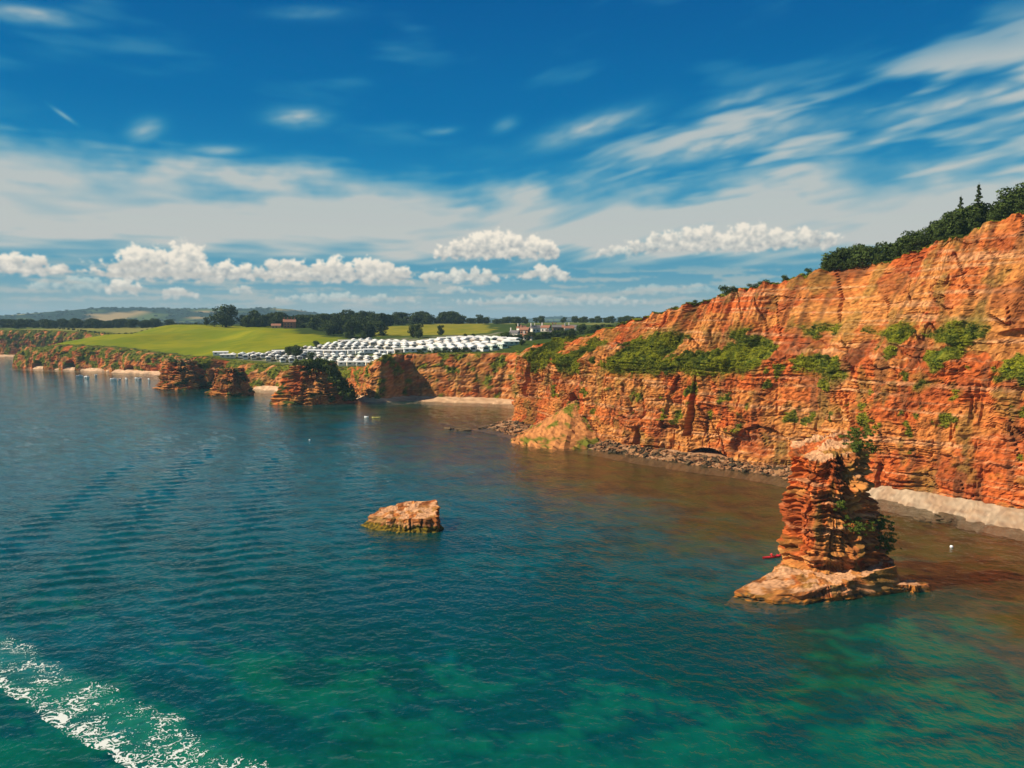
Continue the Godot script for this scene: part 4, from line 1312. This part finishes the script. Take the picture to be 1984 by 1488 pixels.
	for k in 46:
		var t := k / 45.0
		var v := Vector2(lerpf(-120, -24, t), lerpf(-424, -414, sin(t * PI)) + rng.randf_range(-6, 4))
		if not Geometry2D.is_point_in_polygon(v, land_poly): continue
		tree("shrub", Vector3(v.x, land(v.x, v.y) - 0.3, v.y), rng.randf_range(1.6, 4.0), 1.5, "dark bush on the cliff edge before the caravans", "bushes before the caravans", "bush")
	for k in 22:
		var v := Vector2(lerpf(-4, 60, k / 21.0), rng.randf_range(-540, -505))
		tree("broad", Vector3(v.x, land(v.x, v.y) - 0.8, v.y), rng.randf_range(5.0, 8.0), 1.4, "leafy tree among the village houses beyond the tall cliff", "trees around the village")
	for k in 40:
		var v := Vector2(rng.randf_range(2, 110), rng.randf_range(-640, -430))
		if v.x > 0.12 * -v.y + 30.0: continue
		if v.x < 14.0 and v.y > -560.0 and v.y < -480.0: continue
		tree("broad" if rng.randf() < 0.7 else "shrub", Vector3(v.x, land(v.x, v.y) - 0.4, v.y), rng.randf_range(4.0, 8.0), 1.3, "leafy tree among the village houses beyond the tall cliff", "trees around the village")
	var far_trees: Array = []
	for k in 330:
		var v := Vector2(rng.randf_range(-900, -480), rng.randf_range(-1090, -950)) if k < 190 else Vector2(rng.randf_range(-270, 200), rng.randf_range(-1060, -950))
		var h := rng.randf_range(0.7, 1.5) if k < 190 else rng.randf_range(0.5, 1.2)
		far_trees.append(Transform3D(Basis(Vector3.UP, rng.randf() * TAU) * Basis.from_scale(Vector3(h * 1.3, h, h * 1.3)), Vector3(v.x, land(v.x, v.y) - 1.0, v.y)))
	scatter("far_treeline", "dark line of trees along the skyline behind the fields", tree_kinds["broad1"][1], leaf_mat(), far_trees)

func make_buildings() -> void:
	var kinds := [["white", "white panelled", lin(0.74, 0.73, 0.70), lin(0.70, 0.70, 0.68)], ["cream", "cream panelled", lin(0.72, 0.64, 0.50), lin(0.72, 0.70, 0.65)], ["green", "pale green panelled", lin(0.50, 0.60, 0.48), lin(0.66, 0.70, 0.64)], ["tan", "tan panelled", lin(0.46, 0.37, 0.28), lin(0.60, 0.56, 0.50)]]
	var protos: Array = []
	for k in kinds: protos.append(caravan_proto(k[2], k[3], k[0]))
	var site := PackedVector2Array(SITE)
	var n := 0
	# rows that follow the slope, the caravans end-on to the sea
	var along := Vector2(0.86, 0.51)
	var back := Vector2(-0.35, -0.94)
	for r in 24:
		for k in 60:
			var v: Vector2 = Vector2(-215, -520) + along * (k * 7.6 - 40.0 + (r % 2) * 3.0) + back * (r * 13.5 - 60.0) + Vector2(rng.randfn(), rng.randfn()) * 0.5
			if not Geometry2D.is_point_in_polygon(v, site): continue
			if edge_at(v).x < 12.0: continue
			if rng.randf() < 0.07 or n >= 290: continue
			var t := [0, 0, 0, 1, 1, 2, 3][rng.randi() % 7] as int
			var at := Vector3(v.x, land(v.x, v.y) + 0.1, v.y)
			var c := dup(protos[t], at, (0.35 if r % 5 else 1.9) + rng.randf_range(-0.06, 0.06), Vector3.ONE)
			var ed := edge_at(v).x
			var spot := "in the rows along the cliff edge" if ed < 32.0 else "in the top rows below the wood and yellow field" if ed > 120.0 or v.y < -585.0 else "in the outlying rows below the green field" if v.x < -150.0 else "in the middle rows of the park"
			tag(c, "%s static caravan %s" % [kinds[t][1], spot], "caravan", "%s caravans %s" % [kinds[t][0], spot])
			n += 1
	for q in protos: q.free()
	print("caravans ", n)
	house(Vector3(-226, land(-226, -738), -738), 0.25, Vector3(12, 6.4, 7), lin(0.40, 0.16, 0.09), lin(0.36, 0.16, 0.10), "brick", "red brick house with tall chimneys at the edge of the wood", 4)
	house(Vector3(-241, land(-241, -742), -742), 0.2, Vector3(9, 3.0, 5), lin(0.42, 0.28, 0.18), lin(0.34, 0.16, 0.10), "brick low", "low outbuilding beside the red brick house", 0)
	var spots := [[2, -560], [10, -566], [18, -572], [27, -580], [36, -585], [8, -600], [22, -606], [40, -612], [50, -600], [12, -535], [30, -545], [44, -560]]
	for k in spots.size():
		var q: Array = spots[k]
		var red := k % 3 == 1
		house(Vector3(q[0], land(q[0], q[1]), q[1]), rng.randf_range(-0.5, 0.5), Vector3(7, 3.4, 5), lin(0.72, 0.66, 0.58) if not red else lin(0.42, 0.22, 0.14), lin(0.30, 0.14, 0.09) if k % 2 else lin(0.16, 0.15, 0.15), "village %d" % (k % 6), ("brick" if red else "white walled") + " village house with a " + ("red tiled" if k % 2 else "grey slate") + " roof among the trees", 1, ("brick" if red else "white") + (" red roofed" if k % 2 else " grey roofed") + " village houses")

func make_boats() -> void:
	kayak(Vector3(49.4, 0.0, -134.2), 1.9, lin(0.62, 0.02, 0.03), "red", "red kayak on the water beside the tall stack's slab", 4.2)
	person(Vector3(49.4, 0.22, -134.2), 1.9, "person in a red vest seated in the red kayak", lin(0.55, 0.02, 0.03), "red")
	paddle(Vector3(49.9, 0.55, -134.4), 1.9, "double bladed paddle held across the red kayak")
	kayak(Vector3(-62.9, 0.0, -332.4), 1.55, lin(0.78, 0.66, 0.16), "yellow", "pale yellow kayak floating off the small sandy bay", 4.0)
	motor_boat(Vector3(-67.4, 0.0, -332.4), 1.2, 2.4, false, "small white dinghy floating beside the pale yellow kayak", "")
	var r := RandomNumberGenerator.new()
	r.seed = 4
	for q in [[-347.3, -579.4, 1], [-340.3, -590.3, 0], [-303.3, -548.9, 1], [-299.0, -549.5, 0], [-296.0, -553.8, 0], [-290.3, -557.8, 0], [-285.3, -552.8, 1], [-276.3, -548.9, 0], [-336.0, -570.0, 1]]:
		motor_boat(Vector3(q[0], 0.0, q[1]), r.randf_range(-0.8, 2.5), 5.2 if q[2] else 3.8, q[2] == 1, "small white cabin boat moored off the low overgrown cliff" if q[2] else "small white open boat moored off the low overgrown cliff", "cabin boats at the moorings" if q[2] else "open boats at the moorings")
	for q in [[-76.0, -268.9, "pale round buoy alone in the open blue water"], [87.4, -140.5, "white round buoy in the brown shallows off the beach"]]:
		var o := base("buoy", Vector3(q[0], 0.12, q[1]))
		tag(o, q[2], "buoy")
		var s := SphereMesh.new()
		s.radius = 0.32
		s.height = 0.6
		s.radial_segments = 14
		s.rings = 8
		put("float", s, mat("white hull", Color.WHITE), o)
		var p := PackedVector3Array()
		var idx := PackedInt32Array()
		tube(p, idx, [Vector3(0, 0.25, 0), Vector3(0, 0.42, 0)], [0.05, 0.04], 7)
		put("ring", mesh_of(p, idx), mat("black rubber", Color.BLACK), o)
